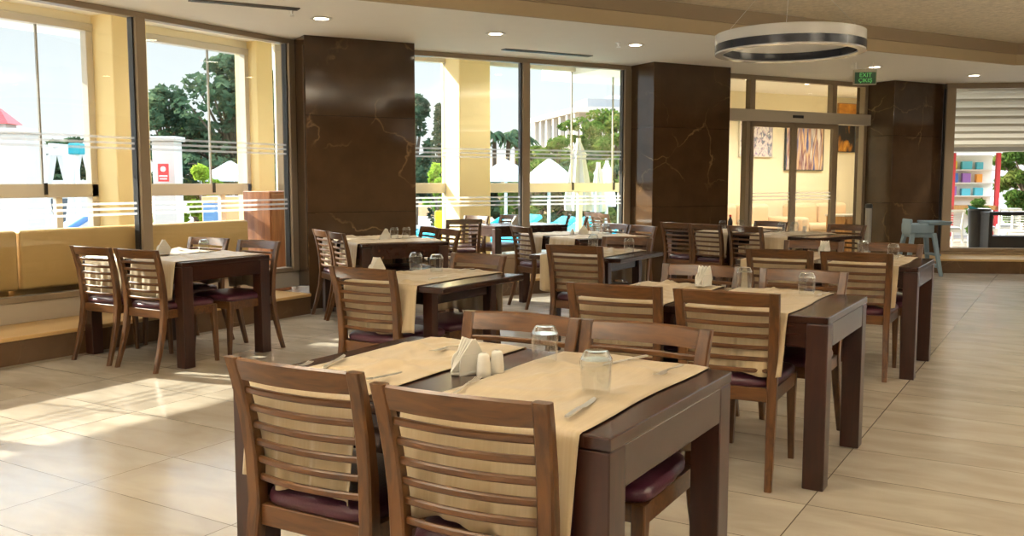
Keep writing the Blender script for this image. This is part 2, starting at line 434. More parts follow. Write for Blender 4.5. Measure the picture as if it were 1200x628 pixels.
# walls the photo does not show but which close the hall
bm = new(); box(bm, 7.6, 7.8, -5, 19.5, 0, 3.1); struct(obj('wall_right', bm, M['panel_wall']), 'tan panelled wall at the right side', 'wall')
bm = new()
box(bm, -9.3, 8, -5.2, -5, 2.25, 3.1); box(bm, -9.3, 8, -5.2, -5, 0, 1.45)  # openings shaped for the sky light they let into the hall
for x in (-9.3, -6, -3, 0, 3, 6): box(bm, x, x+.35, -5.2, -5, .3, 2.8)
struct(obj('wall_back', bm, M['wall']), 'cream wall with openings at the back', 'wall')

# marble columns
def column(s0, s1, lab):
    bm = new(); box(bm, s0, s1, 9.05, 9.72, 0, H+.02, .004, 1)
    return struct(obj('wall_column', bm, M['marble'], rotz=RZ2), lab, 'column')
column(2.60, 3.77, 'polished brown marble column beside the left window wall')
column(6.88, 8.09, 'polished brown marble column left of the glass door')
column(11.15, 12.29, 'polished brown marble column right of the glass door')

# ---- glazed walls -----------------------------------------------------------
def glass_run(name, lab, rz, o, s0, s1, base0, base1, top, mulls, fr, pn, mw=.10, depth=.10, stripes=True, ends=True, base_m=None):
    w = empty(name, (0,0,0), rz); struct(w, lab, 'window')
    if base1 > base0:
        bm = new(); box(bm, s0, s1, o-.04, o+.08, base0, base1, .006, 1); obj('window_base', bm, base_m or fr, w)
    bm = new(); box(bm, s0, s1, o-depth/2, o+depth/2, top, H if top < H else top+.08, .004, 1); obj('head_frame', bm, fr, w)
    bm = new(); box(bm, s0, s1, o-depth/2, o+depth/2, base1, base1+.045, .004, 1); obj('bottom_rail', bm, fr, w)
    xs = ([s0+mw/2] if ends else [s0]) + list(mulls) + ([s1-mw/2] if ends else [s1])
    for x in mulls + ([s0+mw/2, s1-mw/2] if ends else []):
        bm = new(); box(bm, x-mw/2, x+mw/2, o-depth/2-.01, o+depth/2+.01, base1, top+.01, .005, 1); obj('mullion', bm, fr, w)
        bm = new(); box(bm, x-mw/2-.014, x-mw/2, o-.03, o+.03, base1+.045, top, 0); obj('gasket', bm, M['black'], w)
    for a, b in zip(xs[:-1], xs[1:]):
        bm = new(); box(bm, a+mw/2, b-mw/2, o-.006, o+.006, base1+.04, top+.005); g = obj('glass_pane', bm, pn, w)
        if stripes:
            for z0 in (1.555, 1.60, 1.645, 1.0, 1.045, 1.09):
                bm = new(); box(bm, a+mw/2, b-mw/2, o-.010, o-.007, z0, z0+.020); obj('frosted_band', bm, M['frost'], g)
    return w
glass_run('window_1', 'left glazed wall with frosted stripes looking onto the terrace', RZ1, 6.9, -5, 6.97, .2, .36, 2.67,
          [-2.78, -1.19, .40, 1.98, 3.56, 5.14], M['frame'], M['pane'], base_m=M['frame_light'])
glass_run('window_2', 'glazed wall between two marble columns looking onto the pool', RZ2, 9.56, 3.77, 6.88, .18, .38, 2.665,
          [5.37], M['frame'], M['pane'])
glass_run('window_3', 'right window with a wide taupe frame', RZ3, 14.36, 4.83, 14.0, .2, .25, 2.64,
          [7.6, 10.4], M['frame'], M['pane'], mw=.13, stripes=False)

# steps (stone plinths) along the glass
def step(name, lab, rz, s0, s1, o0, o1, h):
    w = empty(name, (0,0,0), rz); struct(w, lab, 'step')
    bm = new(); box(bm, s0, s1, o0+.015, o1, 0, h-.03); obj('riser', bm, M['marble_step'], w)
    bm = new(); box(bm, s0-.0, s1, o0, o1, h-.03, h, .005, 1); obj('tread', bm, M['step_top'], w)
step('trim_3', 'marble step with tan stone top below the left window', RZ1, -5, 6.55, 6.29, 6.95, .2)
step('trim_4', 'marble step with tan stone top below the pool window', RZ2, 3.77, 6.88, 9.05, 9.62, .18)
step('trim_5', 'marble step with tan stone top below the right window', RZ3, 4.3, 14, 13.42, 14.42, .2)

# ---- automatic glass door between columns -----------------------------------
d = empty('door_1', (0,0,0), RZ2); struct(d, 'automatic sliding glass door with overhead operator box and top lights', 'door')
o = 9.56; fs = M['frame_steel']
def dbox(n, s0, s1, z0, z1, m=None, t=.05, oo=0, p=d, bev=.004):
    bm = new(); box(bm, s0, s1, o+oo-t, o+oo+t, z0, z1, bev, 1); return obj(n, bm, m or fs, p)
dbox('head_frame', 8.05, 11.25, 2.66, 2.735, M['frame'])
dbox('operator_box', 8.05, 11.45, 2.10, 2.255, M['frame_light'], .085, -.03)
bm = new(); box(bm, 9.58, 9.78, o-.13, o-.115, 2.16, 2.20, .006, 2); obj('motion_sensor', bm, M['black'], d)
dbox('jamb', 8.09, 8.14, 0, 2.68); dbox('jamb', 11.09, 11.27, 0, 2.68, M['frame'])
for s in (8.86, 10.42): dbox('transom_post', s-.0, s+.09, 2.25, 2.67, M['frame'])
for a, b in ((8.14,8.86),(8.95,10.42),(10.51,11.09)):
    bm = new(); box(bm, a, b, o-.006, o+.006, 2.25, 2.67); obj('top_light_pane', bm, M['pane'], d)
dbox('door_post', 8.80, 8.87, 0, 2.1, M['frame']); dbox('door_post', 10.50, 10.56, 0, 2.1, M['frame'])
for a, b in ((8.14,8.80),(10.56,11.09)):
    bm = new(); box(bm, a, b, o-.006, o+.006, .04, 2.1); g = obj('side_light_pane', bm, M['pane'], d)
for a, b in ((8.88, 9.69),(9.69,10.50)):
    bm = new()
    for q in ((a,a+.055,0.02,2.1),(b-.055,b,0.02,2.1),(a,b,2.03,2.1),(a,b,.02,.11)):
        box(bm, q[0], q[1], o-.055, o-.015, q[2], q[3], .003, 1)
    lf = obj('sliding_leaf', bm, M['frame'], d)
    bm = new(); box(bm, a+.05, b-.05, o-.040, o-.032, .1, 2.04); g = obj('leaf_pane', bm, M['pane'], lf)
    for z0 in (1.02, 1.065, 1.11):
        bm = new(); box(bm, a+.06, b-.06, o-.045, o-.042, z0, z0+.022); obj('frosted_band', bm, M['frost'], lf)

# ---- corridor beyond the door ------------------------------------------------
bm = new(); box(bm, 9.6, 15.3, 12.8, 12.95, 0, 3.1); struct(obj('wall_corridor', bm, M['wall'], rotz=RZ2), 'cream wall of the corridor beyond the glass door', 'wall')
def slant_wall(name, a, b, t, m, lab, h=3.1):
    a, b = Vector(a), Vector(b); dv = (b-a).normalized(); nv = Vector((dv.y,-dv.x,0))*t; bm = new()
    rings(bm, [[(a.x,a.y,z),(a.x+nv.x,a.y+nv.y,z),(b.x+nv.x,b.y+nv.y,z),(b.x,b.y,z)] for z in (0,h)])
    return struct(obj(name, bm, m), lab, 'wall')
slant_wall('wall_corridor_left', P2(7.75,9.73), P2(10.1,12.8), .12, M['wall'], 'cream side wall of the corridor')
slant_wall('wall_veranda_end', P2(7.55,9.73), P2(9.75,12.8), .08, M['yellow'], 'yellow end wall of the veranda')
slant_wall('wall_corridor_right', P2(12.42, 9.74), P2(15.1, 12.8), .12, M['wall'], 'cream right wall of the corridor')
q = [P2(7.6,9.66), P2(12.35,9.66), P2(15.1,12.95), P2(7.6,12.95)]
bm = new(); poly_slab(bm, [(v.x,v.y) for v in q], 2.9, 3.1); struct(obj('ceiling_corridor', bm, M['ceil']), 'white corridor ceiling', 'ceiling')

# ---- veranda: floor, roof, outer glazing -------------------------------------
vfl = [(-6.96,-5),(-9.05,-5),(-9.05,8.42)] + [(P2(s,12.05).x,P2(s,12.05).y) for s in (2.9, 7.5)] + [(P2(s,9.66).x,P2(s,9.66).y) for s in (7.5, 3.4)] + [(-6.96,7.0)]
vfl2 = [(-6.96,-5),(-10.5,-5),(-10.5,7.2),(-9.2,8.3)] + [(P2(s,12.14).x,P2(s,12.14).y) for s in (2.9, 9.3)] + [(P2(s,9.76).x,P2(s,9.76).y) for s in (7.6, 3.4)] + [(-6.96,7.0)]  # eave past the left outer glass drawn out to cut off the sun
bm = new(); poly_slab(bm, vfl2, 3.03, 3.14); struct(obj('ceiling_veranda', bm, M['ceil']), 'off white veranda ceiling', 'ceiling')

def outer_run(name, lab, rz, o, s0, s1, joints, top=2.86):
    w = empty(name, (0,0,0), rz); struct(w, lab, 'window')
    f = M['frame_light']
    bm = new(); box(bm, s0, s1, o-.06, o+.06, top, top+.08, .004, 1); obj('head_frame', bm, f, w)
    bm = new(); box(bm, s0, s1, o-.03, o+.1, top+.08, 3.04); obj('head_wall', bm, M['wall'], w)
    bm = new(); box(bm, s0, s1, o-.05, o+.05, 1.12, 1.26, .006, 1); obj('handrail', bm, f, w)
    bm = new(); box(bm, s0, s1, o-.05, o+.05, 0, .12, .004, 1); obj('bottom_rail', bm, f, w)
    for x in (s0+.04, s1-.04):
        bm = new(); box(bm, x-.04, x+.04, o-.05, o+.05, .1, top+.01, .004, 1); obj('stile', bm, f, w)
    xs = [s0+.06]+joints+[s1-.06]
    for x in joints:
        bm = new(); box(bm, x-.009, x+.009, o-.012, o+.012, 1.26, top); obj('glass_joint', bm, M['frame_steel'], w)
        bm = new(); box(bm, x-.018, x+.018, o-.065, o-.045, 1.15, 1.27, .003, 1); obj('joint_clip', bm, M['black'], w)
        bm = new(); box(bm, x+.12, x+.19, o-.03, o+.03, .1, 1.14, .003, 1); obj('lower_post', bm, M['white_frame'], w)
    for a, b in zip(xs[:-1], xs[1:]):
        bm = new(); box(bm, a, b, o-.005, o+.005, 1.25, top+.01); obj('upper_pane', bm, M['pane_outer'], w)
    bm = new(); box(bm, s0+.06, s1-.06, o-.005, o+.005, .11, 1.13); obj('lower_pane', bm, M['pane_outer'], w)
    return w
outer_run('window_4', 'outer veranda window at far left', RZ1, 9.0, 1.0, 6.13, [2.3, 3.9, 5.53])
outer_run('window_5', 'outer veranda window facing the big tree', RZ1, 9.0, 6.55, 8.30, [7.68])
outer_run('window_6', 'narrow outer veranda window beside the first marble column', RZ2, 12.0, 3.05, 5.52, [4.2], 2.94)
outer_run('window_7', 'outer veranda window facing the pool parasols', RZ2, 12.0, 5.95, 8.72, [7.57, 8.33], 2.94)
def vcol(rz, s0, s1, o0, o1, lab):
    bm = new(); box(bm, s0, s1, o0, o1, 0, 3.04, .01, 1); return struct(obj('wall_pier', bm, M['yellow'], rotz=rz), lab, 'pier')
vcol(RZ1, 6.13, 6.55, 8.62, 9.1, 'yellow rendered pier between the left veranda windows')
vcol(RZ1, .5, 1.0, 8.62, 9.1, 'yellow rendered pier further back along the veranda')
vcol(RZ1, 8.28, 8.55, 8.8, 9.2, 'yellow rendered pier at the veranda corner')
vcol(RZ2, 5.44, 5.92, 11.5, 12.1, 'yellow rendered pier behind the pool window')

# ------------------------------------------------------------------ chairs
CH = .83
def yb(z):
    pts = [(0,-.095),(.12,-.058),(.28,-.018),(.42,0),(.55,-.006),(.66,-.022),(.76,-.045),(.83,-.066)]
    for (z0,y0),(z1,y1) in zip(pts[:-1], pts[1:]):
        if z <= z1: return y0+(y1-y0)*(z-z0)/(z1-z0)
    return pts[-1][1]
def hw(z):     # half width to the post centre
    return .192 + (.014*max(0,(z-.42)/.41)**1.5 if z > .42 else .012*((.42-z)/.42)**1.5)
def make_chair(W, WX, S):
    root = empty('dining_chair')
    for s in (-1, 1):
        zs = [0,.06,.12,.2,.28,.35,.42,.49,.55,.61,.66,.71,.76,.80,.828]
        bm = new(); bar_z(bm, [(s*hw(z), yb(z), z) for z in zs], [.030+.012*min(1,z/.4) for z in zs], [.030+.012*min(1,z/.35) if z<.5 else .042-.012*(z-.5)/.33 for z in zs], .005)
        obj('rear_post', bm, W, root, True, 30)
    def cross(z, h, t, dip, wtop=0):
        n = 10; pts = []
        w = hw(z)-.012
        for i in range(n+1):
            u = -1+2*i/n
            pts.append((u*w, yb(z)+.002-dip*(1-u*u), z))
        bm = new(); bar_x(bm, pts, t, h, .004); return bm
    # crest rail, shaped with a slight lean
    n = 12; L = []
    for i in range(n+1):
        u = -1+2*i/n; dip = .026*(1-u*u); row = []
        for (z, e) in ((.768,-.010),(.768,.010),(.796,.011),(.822,.009),(.828,0),(.822,-.009),(.796,-.011)):
            row.append((u*(hw(z)-.012), yb(z)-dip+e, z + (.004*(1-u*u) if z > .8 else 0)))
        L.append(row)
    bm = new(); rings(bm, L); obj('crest_rail', bm, WX, root, True, 35)
    for k in range(6):
        z = .738 - k*.0495
        obj('slat', cross(z, .019, .015, .024), WX, root, True, 35)
    # seat frame: four boards with tapering plan
    bm = new()
    box(bm, -.178, .178, -.010, .014, .355, .415, .003, 1)
    box(bm, -.188, .188, .405, .428, .360, .415, .003, 1)
    for s in (-1, 1):
        rings(bm, [[(s*.180,.0,z),(s*.204,.0,z),(s*.214,.418,z),(s*.190,.418,z)] for z in (.357,.415)])
    obj('seat_frame', bm, WX, root)
    # padded seat
    def outline(k, z):
        pts = []; nn = 40
        for i in range(nn):
            t = 2*PI*i/nn; ex = .28
            cx = math.copysign(abs(math.cos(t))**ex, math.cos(t)); cy = math.copysign(abs(math.sin(t))**ex, math.sin(t))
            yy = .213+cy*.222*k
            ww = .205 + .018*(cy+1)/2
            if cy < -.5: ww = .172 + .033*min(1,(cy+1)/.5)
            pts.append((cx*ww*k, yy, z))
        return pts
    bm = new(); rings(bm, [outline(k, z) for k, z in ((.955,.413),(.99,.420),(1.0,.434),(.985,.446),(.93,.456),(.80,.463),(.55,.467),(.2,.468))])
    obj('seat_cushion', bm, S, root, True, 50)
    for s in (-1, 1):
        bm = new(); bar_z(bm, [(s*.199,.432,0),(s*.197,.424,.2),(s*.196,.412,.36),(s*.196,.412,.415)], [.026,.034,.042,.042], [.026,.034,.040,.040], .004)
        obj('front_leg', bm, W, root, True, 30)
    return root
chair0 = make_chair(M['chair'], M['chair_x'], M['burgundy'])
def chair(x, y, deg, label, group, z=0.0, first=None):
    """x,y = middle of the crest rail; deg = heading of the chair (0 faces +Y)"""
    a = R(deg)
    # the crest sits .066 behind the origin
    ox = x - math.sin(a)*.066; oy = y + math.cos(a)*.066
    return inst(first or chair0, (ox, oy, z), a, label, 'chair', group)

# ------------------------------------------------------------------ tables
TH = .735
def make_table(Lx, Wy, kind):
    root = empty('dining_table')
    hx, hy = Lx/2, Wy/2
    if kind == 'block':
        bm = new(); box(bm, -hx, hx, -hy, hy, TH-.032, TH, .004, 2); obj('tabletop', bm, M['table_x'], root)
        lw = .088
        bm = new()
        for s in (-1,1):
            box(bm, -hx+lw, hx-lw, s*(hy-.018)-.014, s*(hy-.018)+.014, TH-.135, TH-.034, .002, 1)
            box(bm, s*(hx-.018)-.014, s*(hx-.018)+.014, -hy+lw, hy-lw, TH-.135, TH-.034, .002, 1)
        obj('apron', bm, M['table_x'], root)
        for sx in (-1,1):
            for sy in (-1,1):
                bm = new(); x = sx*(hx-lw/2-.002); y = sy*(hy-lw/2-.002)
                box(bm, x-lw/2, x+lw/2, y-lw/2, y+lw/2, 0, TH-.034, .004, 2); obj('leg', bm, M['table'], root)
    else:
        bm = new(); box(bm, -hx, hx, -hy, hy, TH-.034, TH, .006, 2); obj('tabletop', bm, M['table_x'], root)
        bm = new(); lw = .06; ix, iy = hx-.17, hy-.12
        for s in (-1,1):
            box(bm, -ix, ix, s*iy-.012, s*iy+.012, TH-.115, TH-.034, .002, 1)
            box(bm, s*ix-.012, s*ix+.012, -iy, iy, TH-.115, TH-.034, .002, 1)
        obj('apron', bm, M['table_x'], root)
        for sx in (-1,1):
            for sy in (-1,1):
                bm = new(); box(bm, sx*ix-lw/2, sx*ix+lw/2, sy*iy-lw/2, sy*iy+lw/2, 0, TH-.034, .003, 1); obj('leg', bm, M['table'], root)
    return root
def table(x, y, deg, Lx, Wy, kind, label):
    t = make_table(Lx, Wy, kind); t.location = (x, y, 0); t.rotation_euler = (0,0,R(deg))
    return tag(t, label, 'table')

# ------------------------------------------------------------------ table runners
RUNNERS = []
def surf(x, y):
    best = TH
    for o in RUNNERS:
        Mx = Matrix.Translation(o.location) @ Matrix.Rotation(o.rotation_euler.z, 4, 'Z'); I = Mx.inverted()
        ok, hit, nrm, idx = o.ray_cast(I @ Vector((x, y, 1.0)), Vector((0, 0, -1)))
        if ok and hit.z > .5: best = max(best, hit.z + .0017)
    return best
def runner(tx, ty, deg, cx, w, Wy, label, seed, drop=(.255,.255), skew=0.0, hem=0.0, twist=0.0):
    """satin strip laid across a table; cx = local centre along the table, w = width, Wy = table depth"""
    rnd = random.Random(seed)
    hy = Wy/2; n = 46
    path = []                       # (y, z, hang) along the strip
    r = .012
    d0, d1 = drop
    for i in range(12, 0, -1):
        path.append((-hy-r, TH-r*.4-(d0*i/12), d0*i/12))
    path += [(-hy-r*.7, TH+.0005, 0), (-hy+.004, TH+.004, 0)]
    m = 60
    for i in range(1, m): path.append((-hy + Wy*i/m, TH+.0035, 0))
    path += [(hy-.004, TH+.004, 0), (hy+r*.7, TH+.0005, 0)]
    for i in range(1, 13): path.append((hy+r, TH-r*.4-(d1*i/12), d1*i/12))
    ph = [rnd.uniform(0, 6.28) for _ in range(8)]
    wr = [(rnd.uniform(-1,1), rnd.uniform(-1,1), rnd.uniform(14,38), rnd.uniform(0,6.28), rnd.uniform(.3,1)) for _ in range(9)]
    bm = new(); rows = []
    for (y, z, h) in path:
        row = []; out = -1 if y < 0 else 1
        for j in range(n+1):
            u = -1 + 2*j/n
            taper = 1 - .05*h/.27
            edge = .006*math.sin(y*9+ph[0]+ (0 if u < 0 else 2)) * abs(u)
            x = cx + u*w/2*taper + edge + skew*y + twist*h*out
            if h > 0:
                k = h/.27
                yy = y + out*(k*.006 + .011*k*(1+math.sin(u*9+ph[1 if out<0 else 2])) + .007*k*(1+math.sin(u*19+ph[3])))
                zz = z + hem*k*u + .012*k*math.sin(u*5+ph[4])
            else:
                yy = y
                q = 0
                for (a, b, f, p, amp) in wr: q += amp*max(0, math.sin((u*w/2*a + y*b)*f + p))**7
                zz = z + .0085*q*(1-abs(u)**6)*(1 if abs(y) < hy-.02 else .3)
            row.append(bm.verts.new((x, yy, zz)))
        rows.append(row)
    for a, b in zip(rows[:-1], rows[1:]):
        for j in range(n): bm.faces.new((a[j], a[j+1], b[j+1], b[j]))
    o = obj('table_runner', bm, M['runner'], None, True, 180, (tx, ty, 0), R(deg))
    s = o.modifiers.new('thickness', 'SOLIDIFY'); s.thickness = .0016; s.offset = 1
    RUNNERS.append(o); bpy.context.view_layer.update()
    return tag(o, label, 'table runner', 'gold satin table runners')

# ------------------------------------------------------------------ tableware
def make_tumbler():
    root = empty('glass_tumbler')           # stands upside down: rim at z=0
    bm = new(); n = 48
    L = []
    prof_o = [(.0345,0),(.0365,.004),(.039,.03),(.0405,.060),(.0415,.080),(.0405,.086),(.031,.104),(.029,.106)]
    prof_i = [(.0,.088),(.030,.086),(.0375,.078),(.0375,.060),(.0362,.03),(.0338,.004),(.0325,0)]
    def ring(r, z, k):
        out = []
        for i in range(n):
            t = 2*PI*i/n
            oct_ = math.cos(PI/8)/math.cos(((t + PI/8) % (PI/4)) - PI/8)
            rr = r*(1 + (oct_-1)*k*.55); out.append((rr*math.cos(t), rr*math.sin(t), z))
        return out
    for r, z in prof_o: L.append(ring(r, z, .0 if z < .06 else .9))
    rings(bm, L, cap=False)
    Li = [ring(r, z, 0) for r, z in prof_i[1:]]
    rings(bm, Li, cap=False)
    bm.verts.ensure_lookup_table()
    obj('glass_wall', bm, M['tumbler'], root, True, 28)
    bm = new(); rings(bm, [ring(.0395,.0835,.9), ring(.0300,.1035,.9), ring(.0285,.1055,.9), ring(.012,.1035,.4)])
    obj('glass_base', bm, M['tumbler_base'], root, True, 28)
    return root
M['tumbler_base'] = pane('tumbler_base_glass', (.86,.885,.89,1), 1.9, .05)
tum0 = make_tumbler()
def tumbler(x, y, label, rz=.2):
    z = max(surf(x+.035*math.cos(a), y+.035*math.sin(a)) for a in range(6))
    return inst(tum0, (x, y, z), rz, label, 'glass', 'upturned glass tumblers')

def make_shaker():
    root = empty('salt_shaker')
    bm = new(); lathe(bm, [(.0,0),(.019,0),(.021,.002),(.0205,.02),(.0185,.045),(.0165,.060),(.0140,.066),(.008,.069),(.0,.0695)], 28); obj('shaker_body', bm, M['porcelain'], root, True, 50)
    bm = new()
    for k in range(5):
        a = k*2*PI/5; lathe(bm, [(.0,0),(.0012,0),(.0012,.0009),(.0,.0009)], 8, .004*math.cos(a), .004*math.sin(a), .0688)
    obj('pour_holes', bm, M['black'], root)
    return root
shk0 = make_shaker()
def shaker(x, y, label):
    z = surf(x, y)+.0003
    return inst(shk0, (x, y, z), .3, label, 'shaker', 'white salt and pepper shakers')

def make_holder():
    root = empty('napkin_holder')
    def plate(y, h, w):
        bm = new(); n = 20; L = []
        prof = [(-w*.86,0)] + [(w*math.cos(PI - PI*i/n)*(.86+.14*math.sin(PI*i/n)), .018+ (h-.018)*math.sin(PI*i/n)**.75) for i in range(n+1)] + [(w*.86,0)]
        a = [bm.verts.new((x, y-.0025, z)) for x, z in prof]; b = [bm.verts.new((x, y+.0025, z)) for x, z in prof]
        bm.faces.new(a); bm.faces.new(list(reversed(b)))
        for i in range(len(prof)): bm.faces.new((a[i], b[i], b[(i+1)%len(prof)], a[(i+1)%len(prof)]))
        return bm
    bm = new(); rings(bm, [[(x*k, y*k, z) for x, y in [(.055*math.cos(t)*1.0, .026*math.sin(t)) for t in [2*PI*i/28 for i in range(28)]]] for k, z in ((.9,0),(1,.003),(1,.008),(.9,.011))])
    obj('holder_base', bm, M['porcelain'], root, True, 40)
    b = plate(-.021, .068, .046); obj('side_plate', b, M['porcelain'], root, True, 40)
    b = plate(.021, .068, .046); obj('side_plate', b, M['porcelain'], root, True, 40)
    return root
hold0 = make_holder()
def make_napkin():
    """stack of paper napkins folded to a triangle, a little fanned out"""
    bm = new()
    for k in range(4):
        y = -.009+.006*k; lean = -.012+.008*k
        pts = [(-.062+.004*k,0),(.050,.0),(.058-.006*k,.022),(.006+.006*k,.094-.004*k),(-.006+.004*k,.092)]
        a = [bm.verts.new((x, y-.0018 + lean*z/.09*2, z)) for x, z in pts]; b = [bm.verts.new((x, y+.0018 + lean*z/.09*2, z)) for x, z in pts]
        bm.faces.new(a); bm.faces.new(list(reversed(b)))
        for i in range(5): bm.faces.new((a[i], b[i], b[(i+1)%5], a[(i+1)%5]))
    return obj('paper_napkin', bm, M['paper'])
nap0 = make_napkin()
def napkins(x, y, deg, where):
    z = max(surf(x+a, y+b) for a in (-.03,0,.03) for b in (-.03,0,.03))+.0003
    inst(hold0, (x, y, z), R(deg), 'white porcelain napkin holder ' + where, 'napkin holder', 'white porcelain napkin holders')
    inst(nap0, (x, y, z+.0115), R(deg), 'folded white paper napkins fanned in the holder ' + where, 'napkin', 'folded paper napkins')

def make_fork():
    root = empty('fork')
    bm = new()
    ys = [0,.02,.06,.09,.112,.125,.135]; ws = [.0085,.0085,.0065,.0055,.006,.016,.021]; zs = [.002,.002,.0035,.0065,.0065,.0045,.0035]
    L = [[(-w/2,y,z-.001),(w/2,y,z-.001),(w/2,y,z+.001),(-w/2,y,z+.001)] for y, w, z in zip(ys, ws, zs)]
    rings(bm, L); obj('handle', bm, M['steel'], root, True, 50)
    for k in range(4):
        x = -.0085+k*.00567; bm = new()
        L = [[(x-.0016,y,z-.0008),(x+.0016,y,z-.0008),(x+.0016,y,z+.0008),(x-.0016,y,z+.0008)] for y, z in ((.133,.0035),(.15,.0025),(.17,.0035),(.185,.0065))]
        rings(bm, L); obj('tine', bm, M['steel'], root)
    return root
def make_knife():
    root = empty('table_knife')
    bm = new(); L = [[(-w/2,y,.0005),(w/2,y,.0005),(w/2,y,.005),(-w/2,y,.005)] for y, w in ((0,.011),(.03,.0125),(.08,.0115),(.095,.009))]
    rings(bm, L); obj('handle', bm, M['steel'], root, True, 50)
    bm = new(); L = [[(-.004,y,.0018),(-.004+w,y,.0018),(-.004+w,y,.0032),(-.004,y,.0032)] for y, w in ((.094,.009),(.105,.015),(.16,.016),(.19,.012),(.205,.003))]
    rings(bm, L); obj('blade', bm, M['steel'], root)
    return root
fork0 = make_fork(); knife0 = make_knife()
def fork(x, y, deg, label):
    a = R(deg); z = max(surf(x-math.sin(a)*t, y+math.cos(a)*t) for t in (0,.05,.1,.15,.2))
    return inst(fork0, (x, y, z), a, label, 'fork', 'table forks')
def knife(x, y, deg, label):
    a = R(deg); z = max(surf(x-math.sin(a)*t, y+math.cos(a)*t) for t in (0,.05,.1,.15,.2))
    return inst(knife0, (x, y, z), a, label, 'knife', 'table knives')

# ------------------------------------------------------------------ furnish the room
GC = 'slat backed dining chairs'
W_ = 'slat backed wooden chair '
# table A, in the foreground
table(-1.42, 2.18, 0, 1.18, .83, 'block', 'dark mahogany table closest to the camera set with two tumblers')
chair(-1.675, 1.665, 2, W_+'at bottom centre, left one of the foreground pair', GC)
chair(-1.135, 1.625, 5, W_+'at bottom centre, right one of the foreground pair', GC)
chair(-1.62, 2.715, 184, W_+'facing the camera behind the shakers of the closest table', GC)
chair(-1.165, 2.735, 180, W_+'facing the camera behind the tumblers of the closest table', GC)
runner(-1.43, 2.18, 0, .283, .485, .83, 'wrinkled gold satin runner under the two tumblers of the closest table', 11, (.258,.262), hem=-.012)
runner(-1.43, 2.18, 0, -.30, .385, .83, 'gold satin runner left of the napkin holder on the closest table', 12)
napkins(-1.475, 2.165, 68, 'on the closest table')
shaker(-1.408, 2.150, 'white porcelain shaker nearest the napkin holder on the closest table')
shaker(-1.398, 2.205, 'white porcelain shaker behind another, on the closest table')
tumbler(-1.33, 2.365, 'upturned clear tumbler behind the shakers on the closest table')
tumbler(-1.0, 2.04, 'upturned clear tumbler nearest the camera on the gold runner')
fork(-1.335, 1.90, 14, 'steel fork beside the napkin holder on the closest table')
fork(-.955, 2.52, 178, 'steel fork near the far right corner of the closest table')
knife(-.955, 1.80, 8, 'steel knife in front of the nearest tumbler')
knife(-1.08, 2.55, 165, 'steel knife near the far edge of the closest table')
fork(-1.93, 1.86, 12, 'steel fork at the left end of the closest table')
knife(-1.83, 1.95, 25, 'steel knife at the left end of the closest table')
knife(-1.62, 1.80, -10, 'steel knife on the left runner close to the napkin holder')
fork(-1.70, 2.5, 175, 'steel fork on the far side of the left runner of the closest table')

# table B
table(-1.43, 4.25, 0, 1.2, .82, 'block', 'dark mahogany table at centre right behind the closest table')
chair(-1.745, 3.725, 5, W_+'at the second table of the right row, near side, left', GC)
chair(-1.235, 3.745, 4, W_+'at the second table of the right row, near side, right', GC)
chair(-1.735, 4.85, 181, W_+'facing the camera across the second table, behind its napkin holder', GC)
chair(-1.185, 4.85, 179, W_+'facing the camera across the second table, right of its left tumbler', GC)
runner(-1.43, 4.25, 0, .205, .47, .82, 'gold satin runner under the right tumbler of the second table', 21)
runner(-1.43, 4.25, 0, -.34, .46, .82, 'gold satin runner at the left end of the second table', 22)
napkins(-1.60, 4.50, 75, 'on the second table of the right row')
tumbler(-1.425, 4.62, 'upturned clear tumbler, left of the two on the second table')
tumbler(-1.065, 4.43, 'upturned clear tumbler, right of the two on the second table')
fork(-1.0, 4.60, 175, 'steel fork at the right edge of the second table')
knife(-1.13, 4.08, 6, 'steel knife near the front of the right runner on the second table')
knife(-1.86, 4.25, 20, 'steel knife on the left runner of the second table')

# table C
table(-1.43, 6.77, 0, 1.2, .82, 'block', 'dark mahogany table at the right, farthest of its row')
chair(-1.685, 6.22, 3, W_+'at the third table of the right row, near side, left', GC)
chair(-1.19, 6.235, 2, W_+'at the third table of the right row, near side, right', GC)
chair(-1.70, 7.26, 180, W_+'facing the camera across the third table, left', GC)
chair(-1.145, 7.27, 178, W_+'facing the camera across the third table, right, nearest the high chair', GC)
runner(-1.43, 6.77, 0, .26, .46, .82, 'gold satin runner at the right end of the third table', 31)
runner(-1.43, 6.77, 0, -.33, .46, .82, 'gold satin runner at the left end of the third table', 32)
napkins(-1.57, 7.03, 70, 'on the third table of the right row')
tumbler(-1.29, 7.0, 'upturned clear tumbler, left of the two on the third table')
tumbler(-1.05, 6.78, 'upturned clear tumbler, right of the two on the third table')
fork(-1.02, 7.05, 175, 'steel fork at the right edge of the third table')

# table D
table(-3.165, 4.275, 0, .77, .83, 'leaf', 'dark thin topped table left of centre with overhanging edge')
chair(-3.23, 3.74, 0, W_+'alone on the near side of the left centre table', GC)
chair(-3.20, 4.83, 172, W_+'facing the camera across the left centre table', GC)
runner(-3.165, 4.275, 0, -.03, .50, .83, 'gold satin runner draped towards the lone chair of the left centre table', 41)
napkins(-3.47, 4.15, 75, 'on the left centre table')
tumbler(-3.43, 4.48, 'upturned clear tumbler nearer the napkin holder on the left centre table')
tumbler(-3.20, 4.38, 'upturned clear tumbler farther from the napkin holder on the left centre table')
fork(-3.12, 4.66, 178, 'steel fork at the far edge of the left centre table')
knife(-3.02, 4.06, 6, 'steel knife at the right edge of the left centre table')

